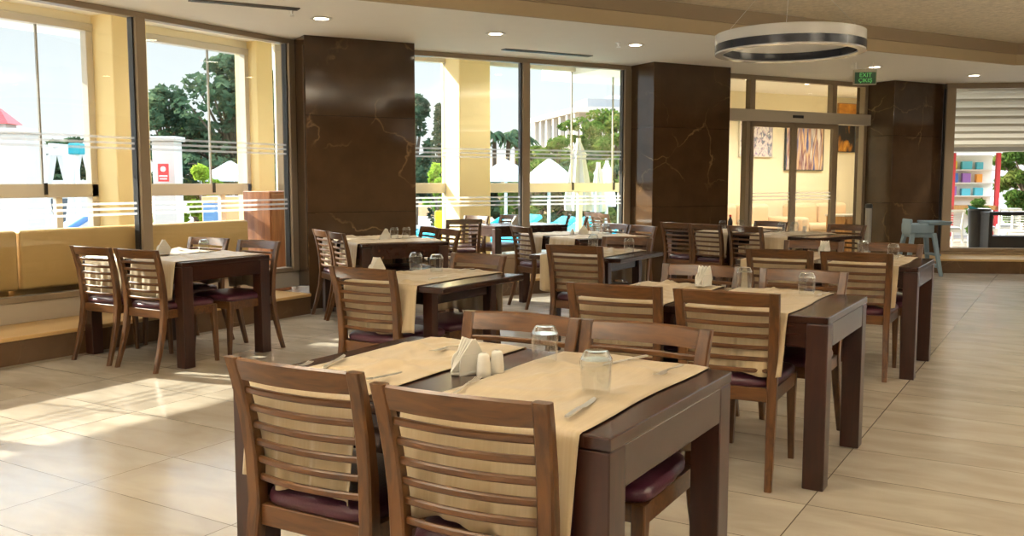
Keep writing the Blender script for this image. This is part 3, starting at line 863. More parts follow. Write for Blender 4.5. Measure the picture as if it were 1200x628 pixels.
# table E
table(-3.125, 6.38, 0, .76, .80, 'leaf', 'dark thin topped table in the middle of the room, behind a single chair back')
chair(-3.06, 5.86, 2, W_+'in the middle of the room, back squarely to the camera', GC)
chair(-3.12, 6.93, 180, W_+'facing the camera across the middle table', GC)
runner(-3.125, 6.38, 0, -.02, .50, .80, 'gold satin runner over the middle table', 51)
tumbler(-3.30, 6.66, 'upturned clear tumbler near the far edge of the middle table')
tumbler(-2.90, 6.47, 'upturned clear tumbler near the right end of the middle table')
fork(-2.90, 6.68, 178, 'steel fork beside the right tumbler of the middle table')

# table L by the left window
table(-5.715, 4.53, 0, 1.12, .80, 'block', 'dark red mahogany table by the left glass wall')
chair(-5.92, 3.965, 0, W_+'at the left window table, near side, far left in the photo', GC)
chair(-5.42, 3.965, 0, W_+'at the left window table, near side, beside the table leg', GC)
chair(-6.02, 5.10, 182, W_+'facing the camera across the left window table, left', GC)
chair(-5.40, 5.06, 180, W_+'facing the camera across the left window table, right', GC)
runner(-5.715, 4.53, 0, .27, .46, .80, 'gold satin runner at the right end of the left window table', 61)
runner(-5.715, 4.53, 0, -.27, .46, .80, 'gold satin runner at the left end of the left window table', 62)
napkins(-5.76, 4.45, 70, 'on the left window table')
tumbler(-5.56, 4.66, 'upturned clear tumbler on the left window table')
knife(-5.50, 4.30, 8, 'steel knife on the left window table')

# table M against the first marble column (turned to follow the slanted wall)
cM = Vector((-5.60, 6.80, 0)); uM = Vector((.5,.866,0)); nM = Vector((.866,-.5,0))
table(cM.x, cM.y, -30, 1.2, .83, 'block', 'dark mahogany table in front of the first marble column')
for k, lab in ((-1,'by the marble column, left one of two backs'),(1,'by the marble column, right one of two backs')):
    p = cM - uM*.535 + nM*.235*k; chair(p.x, p.y, -30, W_+lab, GC)
for k, lab in ((-1,'facing back across the marble column table, farther one'),(1,'facing back across the marble column table, nearer the pool window')):
    p = cM + uM*.60 + nM*.235*k; chair(p.x, p.y, 150, W_+lab, GC)
runner(cM.x, cM.y, -30, .28, .46, .83, 'gold satin runner at the open end of the marble column table', 71)
runner(cM.x, cM.y, -30, -.28, .46, .83, 'gold satin runner at the column end of the marble column table', 72)
napkins(cM.x+.02, cM.y+.02, 40, 'on the marble column table')
tumbler(cM.x+.11, cM.y+.04, 'upturned clear tumbler, nearer one on the marble column table')
tumbler(cM.x+.19, cM.y+.12, 'upturned clear tumbler, farther one on the marble column table')

# table P by the pool window
cP = Vector((-4.30, 8.42, 0))
table(cP.x, cP.y, -30, 1.2, .83, 'block', 'dark mahogany table in front of the pool window')
pp = cP - uM*.60 - nM*.235; chair(pp.x, pp.y, -33, W_+'seen from the side, near left of pool window table', GC)
for k, lab in ((-1,'facing back across the pool window table, left'),(1,'facing back across the pool window table, right')):
    p = cP + uM*.60 + nM*.235*k; chair(p.x, p.y, 150, W_+lab, GC)
runner(cP.x, cP.y, -30, .30, .46, .83, 'gold satin runner at the open end of the pool window table', 81)
runner(cP.x, cP.y, -30, -.30, .46, .83, 'gold satin runner at the window end of the pool window table', 82)
napkins(cP.x+.02, cP.y-.02, 40, 'on the pool window table')
shaker(cP.x-.06, cP.y-.10, 'white porcelain shaker on the pool window table')
tumbler(cP.x+.14, cP.y+.02, 'upturned clear tumbler, left one on the pool window table')
tumbler(cP.x+.24, cP.y+.06, 'upturned clear tumbler, right one on the pool window table')

# tables F before the glass door
uF = Vector((.375,.927,0)); nF = Vector((.927,-.375,0))
cA = Vector((-3.37, 10.08, 0)); cB = Vector((-2.44, 9.70, 0))
table(cA.x, cA.y, -22, .98, .80, 'block', 'dark mahogany table before the second marble column')
table(cB.x, cB.y, -22, .98, .80, 'leaf', 'dark thin topped table before the glass door')
for k, lab in ((-1,'before the second marble column, left back'),(1,'before the second marble column, right back')):
    p = cA - uF*.545 + nF*.215*k; chair(p.x, p.y, -22, W_+lab, GC)
p = cB - uF*.55 - nF*.25; chair(p.x, p.y, -22, W_+'with its back to the camera at the glass door table', GC)
p = cA + uF*.57 + nF*.22; chair(p.x, p.y, 158, W_+'facing back across the table before the second marble column', GC)
p = cB + uF*.57 + nF*.20; chair(p.x, p.y, 158, W_+'facing back across the glass door table, right end', GC)
runner(cA.x, cA.y, -22, .20, .46, .80, 'gold satin runner on the table before the second marble column', 91)
runner(cB.x, cB.y, -22, -.05, .46, .80, 'gold satin runner on the glass door table', 92)
tumbler(cA.x-.02, cA.y+.05, 'upturned clear tumbler, left one on the table before the second marble column')
tumbler(cA.x+.20, cA.y+.02, 'upturned clear tumbler, right one on the table before the second marble column')
tumbler(cB.x-.20, cB.y+.12, 'upturned clear tumbler, left one on the glass door table')
tumbler(cB.x-.06, cB.y+.10, 'upturned clear tumbler, right one on the glass door table')
def bottle(x, y, label, m):
    r = thing('sauce_bottle', label, 'bottle', (x, y, TH+.006))
    bm = new(); lathe(bm, [(0,0),(.026,0),(.028,.004),(.028,.085),(.020,.112),(.0115,.125),(.0115,.140),(0,.140)], 24); obj('bottle_body', bm, m, r, True, 40)
    bm = new(); lathe(bm, [(0,.139),(.0135,.139),(.0135,.160),(.011,.163),(0,.163)], 20); obj('cap', bm, M['red_paint'] if m is M['black'] else M['black'], r, True, 40)
bottle(cA.x+.02, cA.y+.20, 'dark sauce bottle on the table before the second marble column', M['black'])
shaker(cB.x+.03, cB.y+.16, 'white porcelain shaker on the glass door table')

# ------------------------------------------------------------------ high chair and steel post
hc = thing('high_chair', 'pale blue grey plastic high chair in front of the right marble column', 'high chair', (-1.80, 13.72, 0), R(-62)); hc.scale = (.82, .82, 1.04)
bp = M['blue_plastic']
for sx in (-1,1):
    for sy in (-1,1):
        bm = new(); bar_z(bm, [(sx*.27,sy*.28,0),(sx*.23,sy*.235,.22),(sx*.17,sy*.17,.56)], [.056,.066,.075], [.056,.066,.075], .012); obj('leg', bm, bp, hc, True, 40)
bm = new(); box(bm, -.20, .20, -.20, .20, .50, .56, .02, 3); obj('seat', bm, bp, hc, True, 40)
bm = new(); box(bm, -.20, .20, -.22, -.185, .54, .74, .015, 3); obj('backrest', bm, bp, hc, True, 40)
for s in (-1,1):
    bm = new(); box(bm, s*.205-.02, s*.205+.02, -.22, .16, .56, .68, .015, 3); obj('side_panel', bm, bp, hc, True, 40)
bm = new(); box(bm, -.25, .25, .06, .42, .665, .70, .016, 3); tr = obj('tray', bm, bp, hc, True, 40)
bm = new(); box(bm, -.26, .26, .05, .075, .69, .715, .008, 2); box(bm, -.26, .26, .405, .43, .69, .715, .008, 2); box(bm, -.26, -.235, .05, .43, .69, .715, .008, 2); box(bm, .235, .26, .05, .43, .69, .715, .008, 2); obj('tray_rim', bm, bp, tr, True, 40)
for sy in (-1,1):
    bm = new(); box(bm, -.25, .25, sy*.255-.016, sy*.255+.016, .10, .15, .008, 2); obj('stretcher', bm, bp, hc, True, 40)
bm = new(); box(bm, -.20, .20, .18, .30, .26, .285, .008, 2); obj('footrest', bm, bp, hc, True, 40)

sp = P2(10.86, 9.18)
st = thing('steel_post', 'slim brushed steel post beside the right door jamb', 'post', (sp.x, sp.y, 0))
bm = new(); lathe(bm, [(0,0),(.15,0),(.15,.012),(.05,.022),(0,.022)], 32); obj('post_base', bm, M['steel'], st, True, 40)
bm = new(); lathe(bm, [(0,.02),(.045,.02),(.045,.90),(0,.90)], 28); obj('post_tube', bm, M['frame_steel'], st, True, 40)
bm = new(); lathe(bm, [(0,.90),(.05,.90),(.052,.92),(.045,.96),(0,.965)], 28); obj('post_cap', bm, M['black'], st, True, 40)

# ------------------------------------------------------------------ ceiling fittings
def make_downlight():
    r = empty('ceiling_downlight')
    bm = new(); lathe(bm, [(.062,0),(.095,-.004),(.098,-.008),(.095,-.012),(.066,-.010)], 36, closed=True); obj('trim_ring', bm, M['white_trim'], r, True, 50)
    bm = new(); lathe(bm, [(0,-.004),(.066,-.004),(.066,-.007),(0,-.007)], 32); obj('lens', bm, M['lamp'], r)
    return r
dl0 = make_downlight()
spots = [(-5.74,6.17,H,'beside the first marble column'),(-4.88,7.68,H,'left of the slot vent'),(-4.02,9.07,H,'before the second marble column'),(-2.22,12.37,H,'beside the exit sign'),(-1.24,14.06,H,'before the right window')]
def lamp(name, x, y, z, e, size=1.9, blend=.6, col=(1,.94,.85)):
    l = bpy.data.lights.new(name, 'SPOT'); l.energy = e; l.spot_size = size; l.spot_blend = blend; l.color = col; l.shadow_soft_size = .06
    q = bpy.data.objects.new(name, l); C.objects.link(q); q.location = (x, y, z); return q
E_DL = 34
for x, y, z, lab in spots:
    inst(dl0, (x, y, z), 0, 'round recessed downlight glowing in the ceiling ' + lab, 'downlight', 'recessed downlights')
    lamp('downlight_beam', x, y, z-.03, E_DL)
added_downlights = [(-6.4,4.2,H),(-6.4,2.2,H),(-5.3,-1.2,H),(-3.6,1.5,HH),(-1.2,-1.0,HH),(1.2,3.2,HH),(-1.2,3.4,HH),(-3.2,4.4,HH),(.6,6.6,HH),(-1.0,5.6,HH),(2.2,9.4,HH),(3.6,1.0,HH),(1.2,-2.6,HH),(4.4,6.0,HH),(-.4,9.4,HH)]  # unseen downlights added to light the hall
for x, y, z in added_downlights:
    inst(dl0, (x, y, z), 0, 'added recessed downlight, out of view in the ceiling above the dining tables', 'downlight', 'recessed downlights')
    lamp('downlight_beam', x, y, z-.03, E_DL*.15)

def make_sprinkler():
    r = empty('ceiling_sprinkler')
    bm = new(); lathe(bm, [(0,0),(.030,0),(.028,-.008),(.010,-.012),(.008,-.035),(0,-.035)], 20); obj('sprinkler_body', bm, M['steel'], r, True, 40)
    bm = new(); lathe(bm, [(0,-.050),(.020,-.050),(.020,-.053),(0,-.053)], 16)
    for s in (-1,1): tube(bm, [(s*.004,0,-.034),(s*.013,0,-.042),(s*.005,0,-.051)], .002, 6)
    obj('deflector', bm, M['steel'], r, True, 40); return r
spr0 = make_sprinkler()
for x, y, z, lab in ((-5.70,5.77,H,'left of the first downlight'),(-4.12,8.86,H,'left of the third downlight'),(-2.40,11.96,H,'left of the exit sign'),(-1.95,7.55,HH,'above the ring lamp')):
    inst(spr0, (x, y, z+.004), .4, 'small metal fire sprinkler on the ceiling ' + lab, 'sprinkler', 'fire sprinklers')
def vent(a, b, lab):
    a, b = Vector(a), Vector(b); c = (a+b)/2; d_ = b-a; r = thing('slot_vent', lab, 'vent', (c.x, c.y, H), math.atan2(d_.y, d_.x)); l = d_.length/2
    bm = new(); box(bm, -l, l, -.05, .05, -.010, 0, .002, 1); obj('vent_frame', bm, M['grey_vent'], r)
    for k in (-1, 0, 1):
        bm = new(); box(bm, -l+.02, l-.02, k*.026-.007, k*.026+.007, -.013, -.009); obj('vent_slot', bm, M['black'], r)
vent((-5.38,8.62), (-4.82,9.62), 'long grey slot vent in the ceiling above the pool window')
vent((-6.05,5.0), (-5.6,5.75), 'grey slot vent in the ceiling at the top left')

# ring pendant
rp = thing('ring_pendant_lamp', 'large hanging ring lamp with white upper band and dark navy lower band', 'pendant lamp', (-1.97, 7.40, 2.285))
R0, R1 = .570, .508
bm = new(); lathe(bm, [(R0,.072),(R0,.150),(R0-.008,.155),(R1+.008,.155),(R1,.150),(R1,.072)], 96, closed=True); obj('upper_band', bm, M['acrylic'], rp, True, 30)
bm = new(); lathe(bm, [(R0+.003,.012),(R0+.003,.072),(R1-.003,.072),(R1-.003,.012)], 96, closed=True); obj('navy_band', bm, M['navy'], rp, True, 30)
bm = new(); lathe(bm, [(R0,0),(R0,.012),(R1,.012),(R1,0)], 96, closed=True); obj('bottom_diffuser', bm, M['acrylic'], rp, True, 30)
for k in range(3):
    a = 2*PI*k/3 + 1.9; bm = new(); tube(bm, [((R0-.03)*math.cos(a), (R0-.03)*math.sin(a), .150), (.05*math.cos(a), .05*math.sin(a), .675)], .0016, 6); obj('suspension_wire', bm, M['steel'], rp)
bm = new(); lathe(bm, [(0,.67),(.07,.67),(.07,.694),(0,.694)], 28); obj('ceiling_rose', bm, M['white_trim'], rp, True, 40)

# unseen ring lamps added over the rest of the hall to brighten its ceiling
def added_ring_fill(x, y, z, e):
    for k, (rx, dz) in enumerate(((0, -.01), (PI, .17))):
        l = bpy.data.lights.new('added_ring_light', 'AREA'); l.shape = 'DISK'; l.size = 1.0; l.energy = e*(.03 if k == 0 else 1.0); l.color = (1,.98,.94)
        q = bpy.data.objects.new('added_ring_light', l); C.objects.link(q); q.location = (x, y, z+dz); q.rotation_euler = (rx, 0, 0)
for x, y in ((1.6, 8.2), (2.0, 4.2), (2.0, .2), (-1.6, -1.6), (4.8, 6.4), (-2.6,1.2)):
    r_ = copy_tree(rp); r_.location = (x, y, 2.285); tag(r_, 'added unseen ring lamp with navy lower band, lighting the hall ceiling', 'pendant lamp', 'added ring lamps over the hall')
    added_ring_fill(x, y, 2.285, 96)

# exit sign
def text_mesh(s, size, name, m, parent, loc, rot, ext=.002, align='CENTER'):
    cu = bpy.data.curves.new(name, 'FONT'); cu.body = s; cu.size = size; cu.extrude = ext; cu.align_x = align; cu.align_y = 'CENTER'; cu.resolution_u = 3
    t = bpy.data.objects.new(name, cu); C.objects.link(t)
    dg = bpy.context.evaluated_depsgraph_get(); me = bpy.data.meshes.new_from_object(t.evaluated_get(dg))
    bpy.data.objects.remove(t); me.materials.clear(); me.materials.append(m); me.name = name
    o_ = bpy.data.objects.new(name, me); C.objects.link(o_); o_.parent = parent; o_.location = loc; o_.rotation_euler = rot; return o_
ex = thing('exit_sign', 'green lit exit sign in a pale case hanging from the ceiling by the glass door', 'sign', (-2.24, 11.87, 2.45), R(28))
bm = new(); box(bm, -.135, .135, -.025, .025, 0, .185, .005, 2); obj('sign_case', bm, M['sign_white'], ex)
bm = new(); box(bm, -.125, .125, -.029, -.024, .012, .150, .001, 1); obj('green_panel', bm, M['sign_green'], ex)
text_mesh('EXIT', .072, 'letters', M['sign_text'], ex, (0,-.031,.113), (R(90),0,0))
text_mesh('ÇIKIŞ', .066, 'letters', M['sign_text'], ex, (0,-.031,.050), (R(90),0,0))
for s in (-1,1):
    bm = new(); tube(bm, [(s*.1,0,.18),(s*.1,0,.272)], .006, 8); obj('hanger', bm, M['steel'], ex)

# ------------------------------------------------------------------ corridor furnishings
def artwork(s0, s1, z0, z1, o, cm, fm, label):
    c = P2((s0+s1)/2, o, (z0+z1)/2); w = (s1-s0)/2; h = (z1-z0)/2
    a = thing('wall_painting', label, 'painting', c, RZ2, 'abstract paintings in the corridor')
    bm = new(); box(bm, -w, w, -.02, .02, -h, h, .004, 1); obj('canvas', bm, cm, a)
    bm = new()
    for q in ((-w-.012,-w,-h-.012,h+.012),(w,w+.012,-h-.012,h+.012),(-w,w,h,h+.012),(-w,w,-h-.012,-h)): box(bm, q[0], q[1], -.026, .02, q[2], q[3])
    obj('picture_frame', bm, fm, a)
c_a = canvas('canvas_pastel', [(.30,srgb(150,120,190)),(.42,srgb(236,232,226)),(.52,srgb(214,196,206)),(.60,srgb(96,110,140)),(.70,srgb(240,236,230))], (5,1,4), 2.2)
c_b = canvas('canvas_blue', [(.28,srgb(30,40,90)),(.40,srgb(70,90,160)),(.48,srgb(226,190,150)),(.56,srgb(120,70,90)),(.64,srgb(236,226,214)),(.74,srgb(40,60,130))], (4.5,1,.5), 2.0)
c_c = canvas('canvas_gold', [(.30,srgb(24,24,30)),(.50,srgb(40,38,42)),(.60,srgb(196,130,40)),(.72,srgb(236,190,90))], (2.2,1,1.4), 1.5)
c_d = canvas('canvas_orange', [(.30,srgb(170,100,30)),(.55,srgb(226,160,60)),(.72,srgb(240,200,120))], (1.5,1,3), 2)
artwork(11.66, 12.44, 1.74, 2.46, 12.775, c_a, M['white_frame'], 'pale abstract painting seen through the left of the glass door')
artwork(12.80, 13.76, 1.50, 2.36, 12.775, c_b, M['glass_dark'], 'blue and cream streaked abstract painting behind the middle of the glass door')
artwork(14.16, 14.62, 1.86, 2.36, 12.775, c_c, M['glass_dark'], 'dark painting with a golden figure shape right of the door posts')
artwork(14.16, 14.62, 2.46, 2.78, 12.775, c_d, M['orange_wood'], 'small orange painting above the dark one')
def make_sofa():
    r = empty('sofa')
    m = M['sofa']
    bm = new(); box(bm, -.80, .80, -.36, .40, .08, .40, .05, 4); obj('sofa_base', bm, m, r, True, 50)
    for s in (-.385,.385):
        bm = new(); box(bm, s-.375, s+.375, -.38, .22, .39, .52, .05, 4); obj('seat_cushion', bm, m, r, True, 50)
        bm = new(); box(bm, s-.375, s+.375, .14, .36, .46, .88, .08, 4); obj('back_cushion', bm, m, r, True, 50)
    for s in (-1,1):
        bm = new(); box(bm, s*.86-.09, s*.86+.09, -.38, .40, .08, .64, .06, 4); obj('armrest', bm, m, r, True, 50)
    return r
sf0 = make_sofa()
for s, lab in ((11.35,'left one behind the glass door'),(13.35,'middle one behind the glass door')):
    p = P2(s, 12.28); inst(sf0, (p.x, p.y, 0), RZ2, 'plump beige leather sofa in the corridor, ' + lab, 'sofa', 'beige corridor sofas')
cb = thing('side_cabinet', 'small honey wood cabinet right of the corridor sofas', 'cabinet', P2(12.35, 10.9), RZ2)
bm = new(); box(bm, -.25, .25, -.2, .2, .06, .70, .006, 2); obj('cabinet_body', bm, M['orange_wood'], cb)
bm = new(); box(bm, -.27, .27, -.22, .22, .70, .73, .004, 1); obj('cabinet_top', bm, M['frame_light'], cb)
bm = new(); box(bm, -.22, .22, -.215, -.199, .10, .66, .004, 1); dd = obj('door', bm, M['orange_wood'], cb)
bm = new(); box(bm, .14, .16, -.235, -.214, .33, .45, .004, 1); obj('handle', bm, M['steel'], dd)

# ------------------------------------------------------------------ veranda furnishings
bn = thing('banquette_bench', 'long golden vinyl bench back seen through the left glass wall', 'bench', (-7.25, 3.2, 0), RZ1)
for a_ in (-3.8, -1.46, .88):
    bm = new(); box(bm, a_, a_+2.32, -.28, -.13, .44, .905, .025, 3); obj('back_panel', bm, M['bench'], bn, True, 50)
    bm = new(); box(bm, a_, a_+2.32, -.14, .32, .36, .47, .03, 3); obj('seat_pad', bm, M['bench'], bn, True, 50)
bm = new(); box(bm, -3.8, 3.2, -.24, .26, 0, .37); obj('plinth', bm, M['bench_dark'], bn)
cbn = thing('tall_cabinet', 'reddish wood cabinet standing in the veranda corner beyond the left glass wall', 'cabinet', (-8.12, 7.88, 0), RZ1)
bm = new(); box(bm, -.30, .30, -.22, .22, 0, 1.17, .006, 2); obj('cabinet_body', bm, M['cab_wood'], cbn)
for s in (-1,1):
    bm = new(); box(bm, s*.148-.142, s*.148+.142, -.238, -.219, .08, 1.14, .004, 1); dd = obj('door', bm, M['cab_wood'], cbn)
    bm = new(); box(bm, s*.03-.006, s*.03+.006, -.256, -.236, .55, .68, .003, 1); obj('handle', bm, M['steel'], dd)
GV = 'veranda chairs'
for x, y, a, lab in ((-8.45,4.2,180,'left end of the left veranda table'),(-8.35,4.95,95,'middle of the left veranda table'),(-8.4,5.5,90,'right end of the left veranda table'),(-7.95,6.85,120,'beside the veranda corner cabinet'),(-8.2,7.15,110,'against the veranda corner cabinet')):
    chair(x, y, a, 'wooden chair seen through the left glass wall, ' + lab, GV)
table(-7.75, 4.95, 90, 1.3, .7, 'block', 'dark table on the veranda behind the bench back')
table(-5.47, 9.72, 60, 1.0, .7, 'block', 'dark table on the veranda beyond the pool window') if False else None
tv = P2(5.72, 10.35); table(tv.x, tv.y, 60, 1.05, .75, 'block', 'dark veranda table just beyond the pool window')
for s, o_, a, lab in ((4.80,10.02,50,'back to the camera left of the table'),(4.15,10.8,-38,'behind the narrow left pane'),(6.65,10.15,118,'right end of the table'),(6.75,10.75,118,'far right end of the table'),
                      (5.45,11.0,170,'window side of the table, left'),(6.0,11.0,170,'window side of the table, right'),(7.35,10.9,-30,'orange lit, left of two near the end wall'),(7.6,11.45,-30,'orange lit, right of two near the end wall'),(4.05,11.35,60,'beside the narrow outer window')):
    p = P2(s, o_); chair(p.x, p.y, a, 'veranda chair beyond the pool window, ' + lab, GV)
napkins(tv.x-.05, tv.y+.02, 60, 'on the veranda table beyond the pool window')

# ------------------------------------------------------------------ outdoors
bm = new(); box(bm, -70, 40, -40, 90, -.5, -.14); g_ = struct(obj('ground', bm, M['paving']), 'pale paving around the pool', 'ground')
bm = new(); rings(bm, [[(x,y,z) for x, y in ((-22,19),(-13,24),(-4.5,22.8),(-5.3,18.7),(-9.2,14.6),(-15.5,13.2))] for z in (-.14,-.125)])
tag(obj('swimming_pool', bm, M['water']), 'turquoise pool water beyond the veranda', 'pool')

rnd = random.Random(5)
def leaves(bm, cx, cy, cz, rx, ry, rz, n, s, flat=0.0):
    for _ in range(n):
        while True:
            v = Vector((rnd.uniform(-1,1), rnd.uniform(-1,1), rnd.uniform(-1,1)))
            if .02 < v.length < 1: break
        v = v.normalized()*(v.length**.45)
        p = Vector((cx+v.x*rx, cy+v.y*ry, cz+v.z*rz))
        q = Matrix.Rotation(rnd.uniform(0,6.28),3,'Z') @ Matrix.Rotation(rnd.uniform(-1.2,1.2),3,'X') @ Matrix.Rotation(rnd.uniform(-1.2,1.2),3,'Y')
        k = s*rnd.uniform(.6,1.3)
        f = [bm.verts.new(p + q @ Vector(w)*k) for w in ((-.5,0,0),(0,-.28,.05),(.5,0,0),(0,.28,.05))]
        bm.faces.new(f)
def tree(name, label, x, y, h, crown, lm, trunk_r=.12, n=420, s=.34, z0=-.14, group='trees beyond the windows'):
    """crown: list of (dx,dy,z,rx,rz)"""
    t = thing(name, label, 'tree', (x, y, z0), 0, group)
    bm = new(); top = max(c[2] for c in crown)
    tube(bm, [(0,0,0),(.05,.03,top*.35),(-.04,.02,top*.7),(0,0,top)], [trunk_r,trunk_r*.8,trunk_r*.55,trunk_r*.25], 8)
    for c in crown: tube(bm, [(0,0,top*.35),(c[0]*.5,c[1]*.5,(top*.35+c[2])/2+.1),(c[0],c[1],c[2])], [trunk_r*.5,trunk_r*.35,trunk_r*.15], 6)
    obj('trunk', bm, M['bark'], t, True, 60)
    bm = new()
    for (dx, dy, z, rx, rz) in crown: leaves(bm, dx, dy, z, rx, rx, rz, n, s)
    obj('foliage', bm, lm, t)
    return t
def crown(h, w, k, low=.35):
    out = []
    for i in range(k*2):
        f = rnd.random(); z = h*(low + (.96-low)*f); a = rnd.uniform(0, 6.28)
        prof = math.sin(PI*min(1, .18+.80*f))**.7
        q = w*prof*rnd.uniform(.15,.85)
        out.append((q*math.cos(a), q*math.sin(a), z, w*rnd.uniform(.11,.22), h*rnd.uniform(.035,.075)))
    out.append((0,0,h*.93,w*.25,h*.07))
    return out
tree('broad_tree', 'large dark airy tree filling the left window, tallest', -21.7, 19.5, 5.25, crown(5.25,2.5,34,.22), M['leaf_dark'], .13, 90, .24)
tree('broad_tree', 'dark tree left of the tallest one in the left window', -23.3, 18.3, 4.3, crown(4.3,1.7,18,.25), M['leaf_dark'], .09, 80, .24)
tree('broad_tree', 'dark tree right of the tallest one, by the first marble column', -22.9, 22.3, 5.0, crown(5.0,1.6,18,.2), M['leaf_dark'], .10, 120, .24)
tree('broad_tree', 'olive green tree behind the tallest one, lower', -25.4, 21.0, 3.6, crown(3.6,1.7,12,.2), M['leaf_mid'], .10, 120, .26)
tree('leafy_shrub', 'bright lime shrub in front of the white tent', -14.6, 12.2, 1.75, crown(1.7,.55,7,.3), M['leaf_lime'], .03, 180, .17)
tree('leafy_shrub', 'lime green creeper beside the blue loungers', -11.9, 8.9, 1.3, crown(1.3,.22,5,.2), M['leaf_lime'], .02, 120, .11)
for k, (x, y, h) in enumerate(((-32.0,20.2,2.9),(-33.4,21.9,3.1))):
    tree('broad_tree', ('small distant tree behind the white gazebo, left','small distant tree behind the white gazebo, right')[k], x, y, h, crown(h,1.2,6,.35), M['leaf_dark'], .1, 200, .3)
# pool side planting
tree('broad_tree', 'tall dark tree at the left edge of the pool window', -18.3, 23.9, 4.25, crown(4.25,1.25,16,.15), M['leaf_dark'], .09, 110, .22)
ct = thing('cypress_tree', 'narrow dark cypress beside the yellow pier', 'tree', (-16.6, 22.9, -.14), 0, 'trees beyond the windows')
bm = new()
for i in range(11):
    z = .3+i*.32; leaves(bm, 0, 0, z, .34*(1-(i/11)**1.7)+.06, .34*(1-(i/11)**1.7)+.06, .28, 150, .16)
obj('foliage', bm, M['leaf_cyp'], ct); bm = new(); tube(bm, [(0,0,0),(0,0,3.2)], [.1,.03], 8); obj('trunk', bm, M['bark'], ct)
tree('leafy_shrub', 'bright lime shrub below the cypress', -11.9, 16.3, 1.8, crown(1.8,.35,6,.25), M['leaf_lime'], .03, 150, .15)
def palm(x, y, h, label):
    t = thing('palm_tree', label, 'palm', (x, y, -.14), rnd.uniform(0,6), 'palms on the rise')
    bm = new(); tube(bm, [(0,0,0),(.06,0,h*.5),(0,.04,h)], [.16,.12,.10], 8); obj('trunk', bm, M['bark'], t, True, 60)
    bm = new()
    for k in range(15):
        a = 2*PI*k/15+rnd.uniform(-.2,.2); up = rnd.uniform(-.1,.7); l = rnd.uniform(.9,1.15); prev = None
        for j in range(7):
            q = j/6; p = Vector((math.cos(a)*l*q, math.sin(a)*l*q, h + up*l*q*(1.6-1.6*q) - .45*q*q)); w = .13*math.sin(PI*(.15+.8*q)); s_ = Vector((-math.sin(a),math.cos(a),0))*w
            cur = (bm.verts.new(p+s_-Vector((0,0,w*.6))), bm.verts.new(p), bm.verts.new(p-s_-Vector((0,0,w*.6))))
            if prev:
                bm.faces.new((prev[0],prev[1],cur[1],cur[0])); bm.faces.new((prev[1],prev[2],cur[2],cur[1]))
            prev = cur
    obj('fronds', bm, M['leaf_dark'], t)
for k, (x, y, h) in enumerate(((-25.1,37.4,3.3),(-24.2,37.9,3.7),(-23.75,38.5,3.5),(-23.9,39.5,3.8),(-24.0,40.4,3.5))):
    palm(x, y, h, ('first','second','third','fourth','fifth')[k] + ' palm from the left in the pool window row')
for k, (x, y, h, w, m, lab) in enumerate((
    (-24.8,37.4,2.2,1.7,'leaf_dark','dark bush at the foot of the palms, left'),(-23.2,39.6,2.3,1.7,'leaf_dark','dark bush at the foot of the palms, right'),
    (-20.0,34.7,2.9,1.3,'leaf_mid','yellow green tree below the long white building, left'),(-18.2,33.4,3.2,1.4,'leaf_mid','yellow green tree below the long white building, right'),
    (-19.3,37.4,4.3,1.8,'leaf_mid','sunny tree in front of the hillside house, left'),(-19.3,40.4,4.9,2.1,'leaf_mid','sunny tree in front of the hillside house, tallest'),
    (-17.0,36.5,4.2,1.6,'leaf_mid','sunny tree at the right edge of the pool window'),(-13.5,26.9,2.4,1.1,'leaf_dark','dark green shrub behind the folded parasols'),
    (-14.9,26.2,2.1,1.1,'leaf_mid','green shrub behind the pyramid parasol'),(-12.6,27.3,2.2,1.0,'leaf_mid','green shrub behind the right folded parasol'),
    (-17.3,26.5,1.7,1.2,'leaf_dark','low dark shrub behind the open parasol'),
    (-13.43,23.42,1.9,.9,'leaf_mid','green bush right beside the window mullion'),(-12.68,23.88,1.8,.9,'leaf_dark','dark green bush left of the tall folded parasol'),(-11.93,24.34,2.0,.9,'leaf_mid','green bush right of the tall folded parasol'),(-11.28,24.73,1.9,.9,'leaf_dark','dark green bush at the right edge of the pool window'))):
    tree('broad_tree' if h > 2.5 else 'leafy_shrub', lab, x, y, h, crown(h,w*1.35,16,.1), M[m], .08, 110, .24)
# terraced slope and buildings
bm = new(); rings(bm, [[(x,y,z) for x, y in ((-30,29.6),(-9,31.0),(-9,31.4),(-30,30.0))] for z in (-.14,1.6)]); tag(obj('garden_wall', bm, M['tan_wall']), 'long tan retaining wall behind the parasols', 'wall')
bm = new(); rings(bm, [[(x,y,z+dz) for x, y, dz in ((-40,45,0),(-12,38,0),(-8,70,2.2),(-40,75,2.2))] for z in (-.3,1.9)]); struct(obj('hillside', bm, M['tan_wall']), 'tan slope rising behind the pool', 'hill')
hb = thing('long_white_building', 'long low white building with a colonnade on the rise', 'building', (-30.6,56.2,1.2), math.atan2(-7.3,7.2))
bm = new(); box(bm, -5.5, 5.5, 0, 3, 0.4, 2.9); box(bm, -5.5, 5.5, .6, 3, 2.8, 4.4); obj('building_wall', bm, M['stone'], hb)
bm = new(); box(bm, -5.8, 5.8, -.5, 3.2, 4.4, 4.75); obj('roof_slab', bm, M['stone'], hb)
for k in range(7):
    x = -5.0+k*1.66; bm = new(); box(bm, x-.16, x+.16, -.4, -.1, 1.5, 4.45); obj('pillar', bm, M['stone'], hb)
    if k < 6:
        bm = new(); box(bm, x+.4, x+1.3, .55, .62, 2.9, 4.1); obj('window', bm, M['glass_dark'], hb)
bm = new(); box(bm, 2.6, 5.2, .4, 2.6, 4.74, 5.3); obj('roof_plant', bm, M['roof_grey'], hb)
hh = thing('hillside_house', 'white house with a grey roof on top of the rise', 'building', (-30.4,66.0,1.6), math.atan2(.8,1.3))
